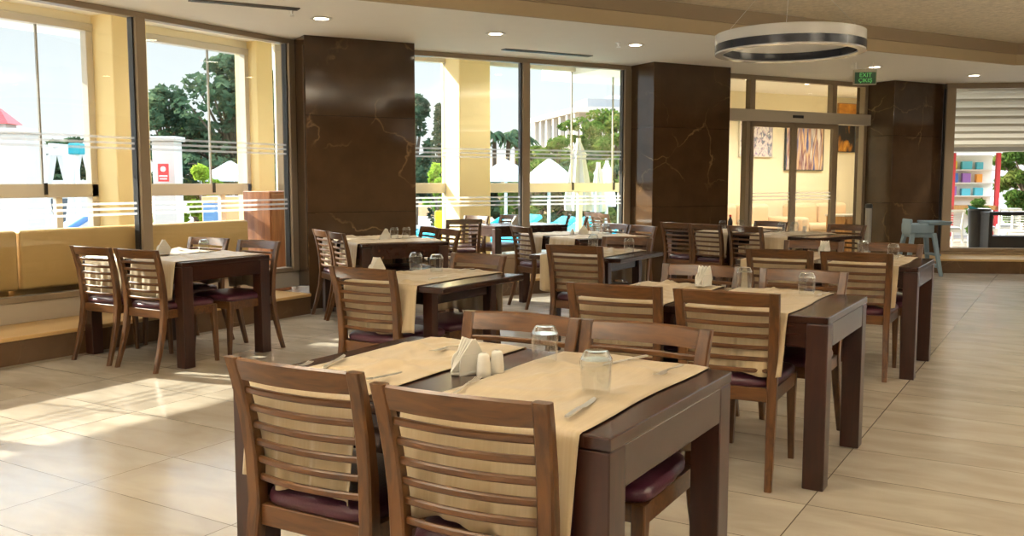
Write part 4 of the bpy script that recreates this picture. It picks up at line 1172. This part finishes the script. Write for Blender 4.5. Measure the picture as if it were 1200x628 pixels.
bm = new(); box(bm, -2.0, 2.0, -1.2, 1.2, 0.2, 5.3); obj('building_wall', bm, M['stone'], hh)
bm = new(); rings(bm, [[(-2.3,-1.5,5.3),(2.3,-1.5,5.3),(2.3,1.5,5.3),(-2.3,1.5,5.3)],[(-1.0,-.1,6.3),(1.0,-.1,6.3),(1.0,.1,6.3),(-1.0,.1,6.3)]]); obj('roof', bm, M['roof_grey'], hh)
for x in (-1.2,.4):
    bm = new(); box(bm, x, x+.8, -1.23, -1.17, 4.0, 4.9); obj('window', bm, M['glass_dark'], hh)

# parasols
def parasol_open(x, y, h, r, sides, drop, label):
    t = thing('open_parasol', label, 'parasol', (x, y, -.14), .3, 'white open parasols')
    bm = new(); n = sides
    Lp = [[(q*r*math.cos(2*PI*k/n), q*r*math.sin(2*PI*k/n), h - drop*q**(1.15)) for k in range(n)] for q in (1,.66,.33,.03)]
    rings(bm, [[(p[0]*.985,p[1]*.985,p[2]-.16) for p in Lp[0]]] + Lp, cap=False); bm2 = bm
    obj('canopy', bm2, M['white_fabric'], t)
    bm = new(); tube(bm, [(0,0,.05),(0,0,h-.02)], .035, 10); obj('pole', bm, M['white_metal'], t, True, 40)
    bm = new(); box(bm, -.3, .3, -.3, .3, 0, .07, .02, 2); obj('base', bm, M['stone'], t)
    for k in range(n):
        a = 2*PI*k/n; bm = new(); tube(bm, [(0,0,h-.05),(r*.97*math.cos(a),r*.97*math.sin(a),h-drop*.99-.02)], .012, 6); obj('rib', bm, M['white_metal'], t)
def parasol_folded(x, y, h, low, r, label):
    t = thing('folded_parasol', label, 'parasol', (x, y, -.14), .2, 'white folded parasols')
    bm = new(); n = 32; L = []
    for q, k in ((0,1.0),(.12,1.05),(.45,.80),(.72,.52),(.78,.62),(.82,.46),(.95,.18),(1,.04)):
        z = low+(h-low)*q; L.append([(r*k*(1+.16*math.cos(8*2*PI*i/n))*math.cos(2*PI*i/n), r*k*(1+.16*math.cos(8*2*PI*i/n))*math.sin(2*PI*i/n), z) for i in range(n)])
    rings(bm, L); obj('canopy', bm, M['white_fabric'], t, True, 60)
    bm = new(); tube(bm, [(0,0,.05),(0,0,h)], .035, 10); obj('pole', bm, M['white_metal'], t, True, 40)
    bm = new(); box(bm, -.3, .3, -.3, .3, 0, .07, .02, 2); obj('base', bm, M['stone'], t)
parasol_open(-11.6, 18.7, 1.95, .62, 8, .38, 'domed white open parasol left of the window mullion')
parasol_open(-9.25, 16.6, 1.90, .60, 4, .48, 'pyramid shaped white open parasol right of the mullion')
parasol_folded(-6.9, 13.36, 2.12, .95, .20, 'tall white folded parasol nearest the pool window')
parasol_folded(-8.25, 17.25, 1.85, .9, .17, 'smaller white folded parasol toward the right edge of the pool window')
parasol_folded(-7.0, 14.3, 1.75, .9, .12, 'narrow white folded parasol just behind the tall folded one')
parasol_folded(-11.15, 14.25, 1.75, .8, .14, 'white folded parasol at the left edge of the pool window')

# loungers
def make_lounger(cm):
    r = empty('sun_lounger')
    bm = new(); box(bm, -.95, .95, -.30, -.26, .26, .31, .006, 1); box(bm, -.95, .95, .26, .30, .26, .31, .006, 1); box(bm, -.95, -.91, -.3, .3, .26, .31, .006, 1); box(bm, .91, .95, -.3, .3, .26, .31, .006, 1); obj('frame', bm, M['white_metal'], r)
    for sx in (-.8,.8):
        for sy in (-.27,.27):
            bm = new(); box(bm, sx-.025, sx+.025, sy-.025, sy+.025, 0, .27, .004, 1); obj('leg', bm, M['white_metal'], r)
    bm = new(); box(bm, -.92, .30, -.27, .27, .31, .40, .03, 3); obj('seat_cushion', bm, cm, r, True, 50)
    bm = new()
    box(bm, 0, .68, -.27, .27, 0, .09, .03, 3); bmesh.ops.rotate(bm, verts=bm.verts, cent=(0,0,0), matrix=Matrix.Rotation(R(-32),3,'Y')); bmesh.ops.translate(bm, verts=bm.verts, vec=(.28,0,.33)); obj('back_cushion', bm, cm, r, True, 50)
    return r
lg0 = make_lounger(M['turq'])
lg = [(-10.4,13.6),(-9.3,12.5),(-9.6,15.2),(-8.0,12.9),(-8.6,14.7),(-7.8,13.9),(-9.1,16.6),(-7.55,15.2),(-6.5,13.9),(-7.7,16.3),(-6.2,13.0),(-10.3,15.0),(-11.3,14.9),(-6.8,15.0)]
for k, (x, y) in enumerate(lg):
    inst(lg0, (x, y, -.13), R(35+rnd.uniform(-25,25)), 'turquoise cushioned white sun lounger among the rows by the pool', 'sun lounger', 'turquoise sun loungers by the pool')
lg1 = make_lounger(M['blue_fabric'])
for x, y, lab in ((-12.55,7.5,'left'),(-12.1,7.95,'right')):
    inst(lg1, (x, y, .12), R(70), 'blue cushioned sun lounger beyond the left veranda window, ' + lab, 'sun lounger', 'blue sun loungers')
# yellow bucket seat
yc = thing('yellow_chair', 'bright yellow plastic chair outside left of the yellow pier', 'chair', (-8.55,12.0,-.14), .6)
bm = new(); box(bm, -.2, .2, -.2, .2, .42, .47, .02, 3); obj('seat', bm, M['yellow_plastic'], yc, True, 50)
bm = new(); box(bm, -.2, .2, .16, .2, .46, .95, .02, 3); obj('backrest', bm, M['yellow_plastic'], yc, True, 50)
for sx in (-1,1):
    for sy in (-1,1):
        bm = new(); bar_z(bm, [(sx*.2,sy*.2,0),(sx*.17,sy*.17,.43)], .03, .03); obj('leg', bm, M['yellow_plastic'], yc)

# left side: stone pillars, gazebo, tent, lamp, signs
def pillar(x, y, w, h, label):
    t = thing('stone_pillar', label, 'pillar', (x, y, -.14), .55, 'white stone pillars')
    bm = new(); box(bm, -w/2, w/2, -w/2, w/2, 0, h-.08, .01, 1); obj('shaft', bm, M['stone'], t)
    bm = new(); box(bm, -w/2-.05, w/2+.05, -w/2-.05, w/2+.05, h-.08, h, .01, 1); obj('cap_stone', bm, M['stone'], t)
pillar(-15.65, 9.2, .56, 2.32, 'white stone pillar at the far left of the photo')
pillar(-13.45, 10.55, .38, 2.19, 'white stone pillar carrying the small red sign')
rs = thing('red_sign', 'small red notice with white marks on the white stone pillar', 'sign', (-13.17, 10.24, 1.43), .56)
bm = new(); box(bm, -.09, .09, -.01, .01, -.15, .15, .003, 1); obj('sign_board', bm, M['red_paint'], rs)
bm = new(); lathe(bm, [(0,0),(.045,0),(.045,.004),(0,.004)], 24); bmesh.ops.rotate(bm, verts=bm.verts, cent=(0,0,0), matrix=Matrix.Rotation(R(90),3,'X')); bmesh.ops.translate(bm, verts=bm.verts, vec=(0,-.009,.06)); obj('white_disc', bm, M['white_metal'], rs)
bm = new(); box(bm, -.07, .07, -.014, -.009, -.07, -.045); box(bm, -.06, .06, -.014, -.009, -.115, -.095); obj('white_bars', bm, M['white_metal'], rs)
gz = thing('white_gazebo', 'white beamed gazebo with tied white curtains beyond the left veranda window', 'gazebo', (-18.2, 11.6, -.14), .58)
for x in (-1.1, 0, 1.1):
    for y in (-.7,.7):
        bm = new(); box(bm, x-.06, x+.06, y-.06, y+.06, 0, 2.0, .006, 1); obj('post', bm, M['white_metal'], gz)
bm = new()
for y in (-.7,.7): box(bm, -1.3, 1.3, y-.06, y+.06, 1.98, 2.12, .006, 1)
for k in range(6): box(bm, -1.2+k*.48-.04, -1.2+k*.48+.04, -.95, .95, 2.10, 2.18)
obj('roof_beams', bm, M['white_metal'], gz)
for k in range(5):
    bm = new(); x = -1.0+k*.5; L = []
    for z, w in ((1.95,.22),(1.5,.14),(1.15,.05),(.7,.11),(.15,.13)): L.append([(x+w*math.cos(t)*(1+.15*math.cos(6*t)), -.7+.05*math.sin(t), z) for t in [2*PI*i/24 for i in range(24)]])
    rings(bm, L); obj('curtain', bm, M['white_fabric'], gz, True, 60)
tb = thing('turquoise_lantern', 'turquoise boxy lantern on a white pole before the gazebo', 'lantern', (-16.62, 10.94, -.14), .5)
bm = new(); tube(bm, [(0,0,0),(0,0,1.95)], .04, 10); obj('pole', bm, M['white_metal'], tb, True)
bm = new(); box(bm, -.12, .12, -.12, .12, 1.94, 2.16, .03, 2); obj('lantern_box', bm, M['turq2'], tb)
tn = thing('white_tent', 'white peaked tent canopy under the big tree', 'tent', (-15.64, 13.88, -.14), .6)
bm = new(); Lp = [[(q*.55*a, q*.55*b, z) for a, b in ((-1,-1),(1,-1),(1,1),(-1,1))] for q, z in ((1,1.42),(1,1.56),(.5,1.68),(.05,1.86))]; rings(bm, Lp); obj('canopy', bm, M['white_fabric'], tn)
for sx in (-1,1):
    for sy in (-1,1):
        bm = new(); tube(bm, [(sx*.5,sy*.5,0),(sx*.5,sy*.5,1.45)], .025, 8); obj('pole', bm, M['white_metal'], tn)
lp = thing('lamp_post', 'slim white lamp post in front of the big tree', 'lamp post', (-18.4, 16.88, -.14))
bm = new(); tube(bm, [(0,0,0),(0,0,2.7)], [.05,.035], 10); obj('pole', bm, M['white_metal'], lp, True)
bm = new(); lathe(bm, [(0,2.68),(.11,2.68),(.13,2.8),(.05,2.92),(0,2.93)], 20); obj('lamp_head', bm, M['white_metal'], lp, True)
kh = thing('small_kiosk', 'low salmon and blue kiosk beyond the left veranda window', 'kiosk', (-11.0, 9.75, -.14), .6)
bm = new(); box(bm, -.35, .35, -.3, .3, 0, 1.2, .01, 1); obj('kiosk_wall', bm, M['salmon'], kh)
bm = new(); box(bm, -.33, -.02, -.32, -.29, .2, 1.1, .005, 1); obj('blue_panel', bm, M['blue_fabric'], kh)
wb = thing('white_building', 'low white building behind the blue loungers', 'building', (-22.5, 12.5, -.14), .58)
bm = new(); box(bm, -3.0, 3.0, 0, 2, 0, 1.35); obj('building_wall', bm, M['stone'], wb)
bm = new(); box(bm, -3.1, 3.1, -.1, 2.1, 1.35, 1.45); obj('roof_slab', bm, M['stone'], wb)
for k in range(3):
    bm = new(); box(bm, -2.4+k*1.7, -1.3+k*1.7, -.03, .02, .2, 1.0); obj('window', bm, M['glass_dark'], wb)
rh = thing('red_roofed_hut', 'little hut with a red roof at the far left', 'hut', (-29.7, 16.9, -.14), .6)
bm = new(); box(bm, -.35, .35, -.35, .35, 0, 3.25); obj('hut_wall', bm, M['stone'], rh)
bm = new(); rings(bm, [[(-.5,-.5,3.25),(.5,-.5,3.25),(.5,.5,3.25),(-.5,.5,3.25)],[(-.05,-.05,3.75),(.05,-.05,3.75),(.05,.05,3.75),(-.05,.05,3.75)]]); obj('roof', bm, M['red_paint'], rh)

# right window: covered patio
pg = thing('slatted_awning', 'white slatted awning roof over the patio beyond the right window', 'awning', P3(8.0, 14.5, 0), RZ3)
n = 72; rows = []; bm = new()
for i in range(n+1):
    t = i/8.0; y = .5+.58*t; z = 3.0-.106*t + .035 - .085*abs(math.sin(PI*t))
    rows.append([bm.verts.new((x, y, z)) for x in (-2.5, 6)] + [bm.verts.new((x, y, z+.012)) for x in (6, -2.5)])
for a, b in zip(rows[:-1], rows[1:]):
    for q in range(4): bm.faces.new((a[q], a[(q+1)%4], b[(q+1)%4], b[q]))
obj('awning_fabric', bm, M['white_frame'], pg, True, 60)
for k in range(10):
    y = .5+.58*k; z = 3.0-.106*k
    bm = new(); box(bm, -2.5, 6, y-.04, y+.04, z-.05, z+.03, .006, 1); obj('slat', bm, M['frame_light'], pg)
for x in (-2.2, 1.8, 5.7):
    bm = new(); rings(bm, [[(x-.03,.4,3.01),(x+.03,.4,3.01),(x+.03,.4,3.08),(x-.03,.4,3.08)],[(x-.03,5.9,2.0),(x+.03,5.9,2.0),(x+.03,5.9,2.07),(x-.03,5.9,2.07)]]); obj('rafter', bm, M['frame_light'], pg)
    bm = new(); box(bm, x-.05, x+.05, 5.8, 5.9, -.14, 1.98, .008, 1); obj('post', bm, M['frame_steel'], pg)
bm = new(); box(bm, -2.55, 6.1, 5.75, 5.95, 1.90, 2.03, .01, 1); obj('front_beam', bm, M['frame_steel'], pg)
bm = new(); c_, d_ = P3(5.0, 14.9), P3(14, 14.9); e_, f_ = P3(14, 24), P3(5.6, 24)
poly_slab(bm, [(v.x, v.y) for v in (c_, d_, e_, f_)], -.14, -.125); struct(obj('patio_floor', bm, M['patio']), 'tan patio paving beyond the right window, tone deepened in place of shade', 'floor')  # darker slab added to tone down the overlit patio
sh = thing('market_stall', 'colourful souvenir stall across the patio', 'stall', P3(8.6, 25.2, -.14), RZ3)
bm = new(); box(bm, -2.2, 1.2, .25, .5, 0, 2.1); obj('back_panel', bm, M['white_frame'], sh)
bm = new(); box(bm, -2.5, 1.5, -1.6, .6, 2.18, 2.26, .01, 1); obj('added_stall_roof', bm, M['white_frame'], sh)  # roof added to keep the bright sky off the stall
bm = new(); box(bm, -2.5, -2.42, -1.2, .6, 0, 2.18, .01, 1); obj('side_panel', bm, M['white_frame'], sh)  # panel added to block the sun from the left
bm = new(); box(bm, -2.2, 1.2, -.3, .3, .68, .80, .008, 1); obj('counter', bm, M['orange_wood'], sh)
for k in range(3):
    bm = new(); box(bm, -2.2, 1.2, .0, .28, 1.02+k*.34, 1.05+k*.34, .004, 1); obj('shelf', bm, M['white_frame'], sh)
for x in (-2.15,.05,1.15):
    bm = new(); box(bm, x-.05, x+.05, -.3, -.2, 0, 2.15, .006, 1); obj('post', bm, M['red_paint'] if x > 0 else M['white_frame'], sh)
pal = [(.05,.18,.55,1),(.65,.10,.10,1),(.75,.60,.05,1),(.10,.40,.20,1),(.8,.75,.7,1),(.35,.15,.45,1),(.85,.35,.05,1),(.1,.5,.6,1)]
pm = [plain('goods_%d' % i, c, .5, vary=.05) for i, c in enumerate(pal)]
for k in range(3):
    for j in range(10):
        p = P3(8.6, 25.2) + Vector((math.cos(RZ3), math.sin(RZ3), 0))*(-2.05+j*.32) + Vector((-math.sin(RZ3), math.cos(RZ3), 0))*.13
        bm = new(); w = rnd.uniform(.07,.13); h = rnd.uniform(.16,.26); box(bm, -w, w, -.07, .07, 0, h, .012, 2)
        tag(obj('boxed_goods', bm, pm[rnd.randrange(8)], None, loc=(p.x, p.y, .911+k*.34), rotz=RZ3), 'small coloured box on the souvenir stall shelves', 'box', 'boxed goods on the stall shelves')
tree('broad_tree', 'bright green tree at the right edge beyond the right window', -1.15, 29.6, 2.9, crown(2.9,1.15,16,.05), M['leaf_mid'], .07, 150, .2)
tree('leafy_shrub', 'low green shrub left of the patio planter', -1.9, 24.0, 1.0, crown(1.0,.5,6,.2), M['leaf_mid'], .03, 200, .14)
bn2 = thing('waste_bin', 'black tapered bin on the patio behind the right window', 'bin', (-1.53, 19.58, -.14))
bm = new(); lathe(bm, [(0,.0),(.15,0),(.2,.86),(.22,.88),(.2,.90),(.17,.88),(.14,.05),(0,.05)], 28); obj('bin_body', bm, M['black'], bn2, True, 40)
bm = new(); rings(bm, [[(-.16,-.1,.88),(.02,-.14,.9),(.05,.1,.9),(-.12,.14,.88)],[(-.20,-.08,.98),(-.02,-.12,.80),(.0,.1,.84),(-.16,.12,.95)]]); obj('bin_liner', bm, M['turq2'], bn2)
pl = thing('patio_sideboard', 'dark low sideboard with open middle on the patio', 'sideboard', (-.55, 19.55, -.14), RZ3)
for x in (-.9, 0, .9):
    bm = new(); box(bm, x-.035, x+.035, -.2, .2, 0, .84, .006, 1); obj('upright', bm, M['bench_dark'], pl)
bm = new(); box(bm, -.94, .94, -.22, .22, .80, .86, .006, 1); obj('top_board', bm, M['bench_dark'], pl)
bm = new(); box(bm, -.9, .9, -.2, .2, .02, .42, .006, 1); obj('lower_box', bm, M['bench_dark'], pl)
wch = make_chair(M['white_chair'], M['white_chair'], M['white_fabric'])
wch.name = 'patio_chair'
for x, y, a, lab in ((-2.15,21.3,30,'left end, near the window frame'),(-1.75,22.6,200,'behind the left one'),(-.85,21.0,170,'behind the sideboard, left'),(-.35,21.4,190,'behind the sideboard, right'),(-1.2,23.2,10,'farthest, before the stall')):
    inst(wch, (x, y, -.14), R(a), 'white patio chair seen through the right window, ' + lab, 'chair', 'white patio chairs')

# ------------------------------------------------------------------ light
def sun(d, e, col, ang):
    l = bpy.data.lights.new('sun', 'SUN'); l.energy = e; l.color = col; l.angle = R(ang)
    o_ = bpy.data.objects.new('sun', l); C.objects.link(o_)
    o_.rotation_euler = Vector(d).to_track_quat('-Z', 'Y').to_euler(); return o_
sun((1, .19, -.483), 10, (1, .92, .78), .5)

SKY = 2.2
w = bpy.data.worlds.new('sky'); sc.world = w; w.use_nodes = True
nt = w.node_tree; nt.nodes.clear(); L = nt.links.new
out = N(nt, 'ShaderNodeOutputWorld'); bg = N(nt, 'ShaderNodeBackground')
tc = N(nt, 'ShaderNodeTexCoord'); sx = N(nt, 'ShaderNodeSeparateXYZ'); L(tc.outputs['Generated'], sx.inputs[0])
rp_ = N(nt, 'ShaderNodeValToRGB'); e = rp_.color_ramp.elements
e[0].position = .0; e[0].color = (.33,.335,.335,1); e[1].position = 1; e[1].color = (1.1,1.3,1.6,1)
for q, c in ((.05,(.30,.308,.312,1)),(.22,(.225,.25,.275,1)),(.31,(1.15,1.28,1.48,1))): k = e.new(q); k.color = c
L(sx.outputs[2], rp_.inputs[0]); L(rp_.outputs[0], bg.inputs[0]); bg.inputs[1].default_value = SKY
L(bg.outputs[0], out.inputs[0])
for x, y in ((-7.9,7.2),(-8.0,4.6),(-8.0,2.0),(P2(4.4,10.8).x,P2(4.4,10.8).y),(P2(6.4,10.8).x,P2(6.4,10.8).y)):
    lamp('downlight_beam', x, y, 2.99, 40, 2.8, .8, (1,.95,.86))
    inst(dl0, (x, y, 3.03), 0, 'round recessed downlight in the veranda ceiling', 'downlight', 'recessed downlights')
# downlights added to brighten the corridor beyond the door
for s in (10.4, 11.7, 13.4):
    p = P2(s, 11.2); l = lamp('downlight_beam', p.x, p.y, 2.86, 95, 2.8, .8, (1,.93,.78))
    inst(dl0, (p.x, p.y, 2.9), 0, 'added recessed downlight brightening the corridor beyond the glass door', 'downlight', 'recessed downlights')

sc.view_settings.view_transform = 'Standard'; sc.view_settings.look = 'None'
sc.view_settings.gamma = 1.0; sc.view_settings.use_curve_mapping = False
sc.view_settings.exposure = 0.82
cy = sc.cycles
cy.use_denoising = True
cy.max_bounces = 10; cy.diffuse_bounces = 5; cy.glossy_bounces = 4; cy.transmission_bounces = 6; cy.transparent_max_bounces = 24
cy.sample_clamp_indirect = 6; cy.caustics_reflective = False; cy.caustics_refractive = False
for o_ in bpy.data.objects:
    if 'used' in o_: del o_['used']
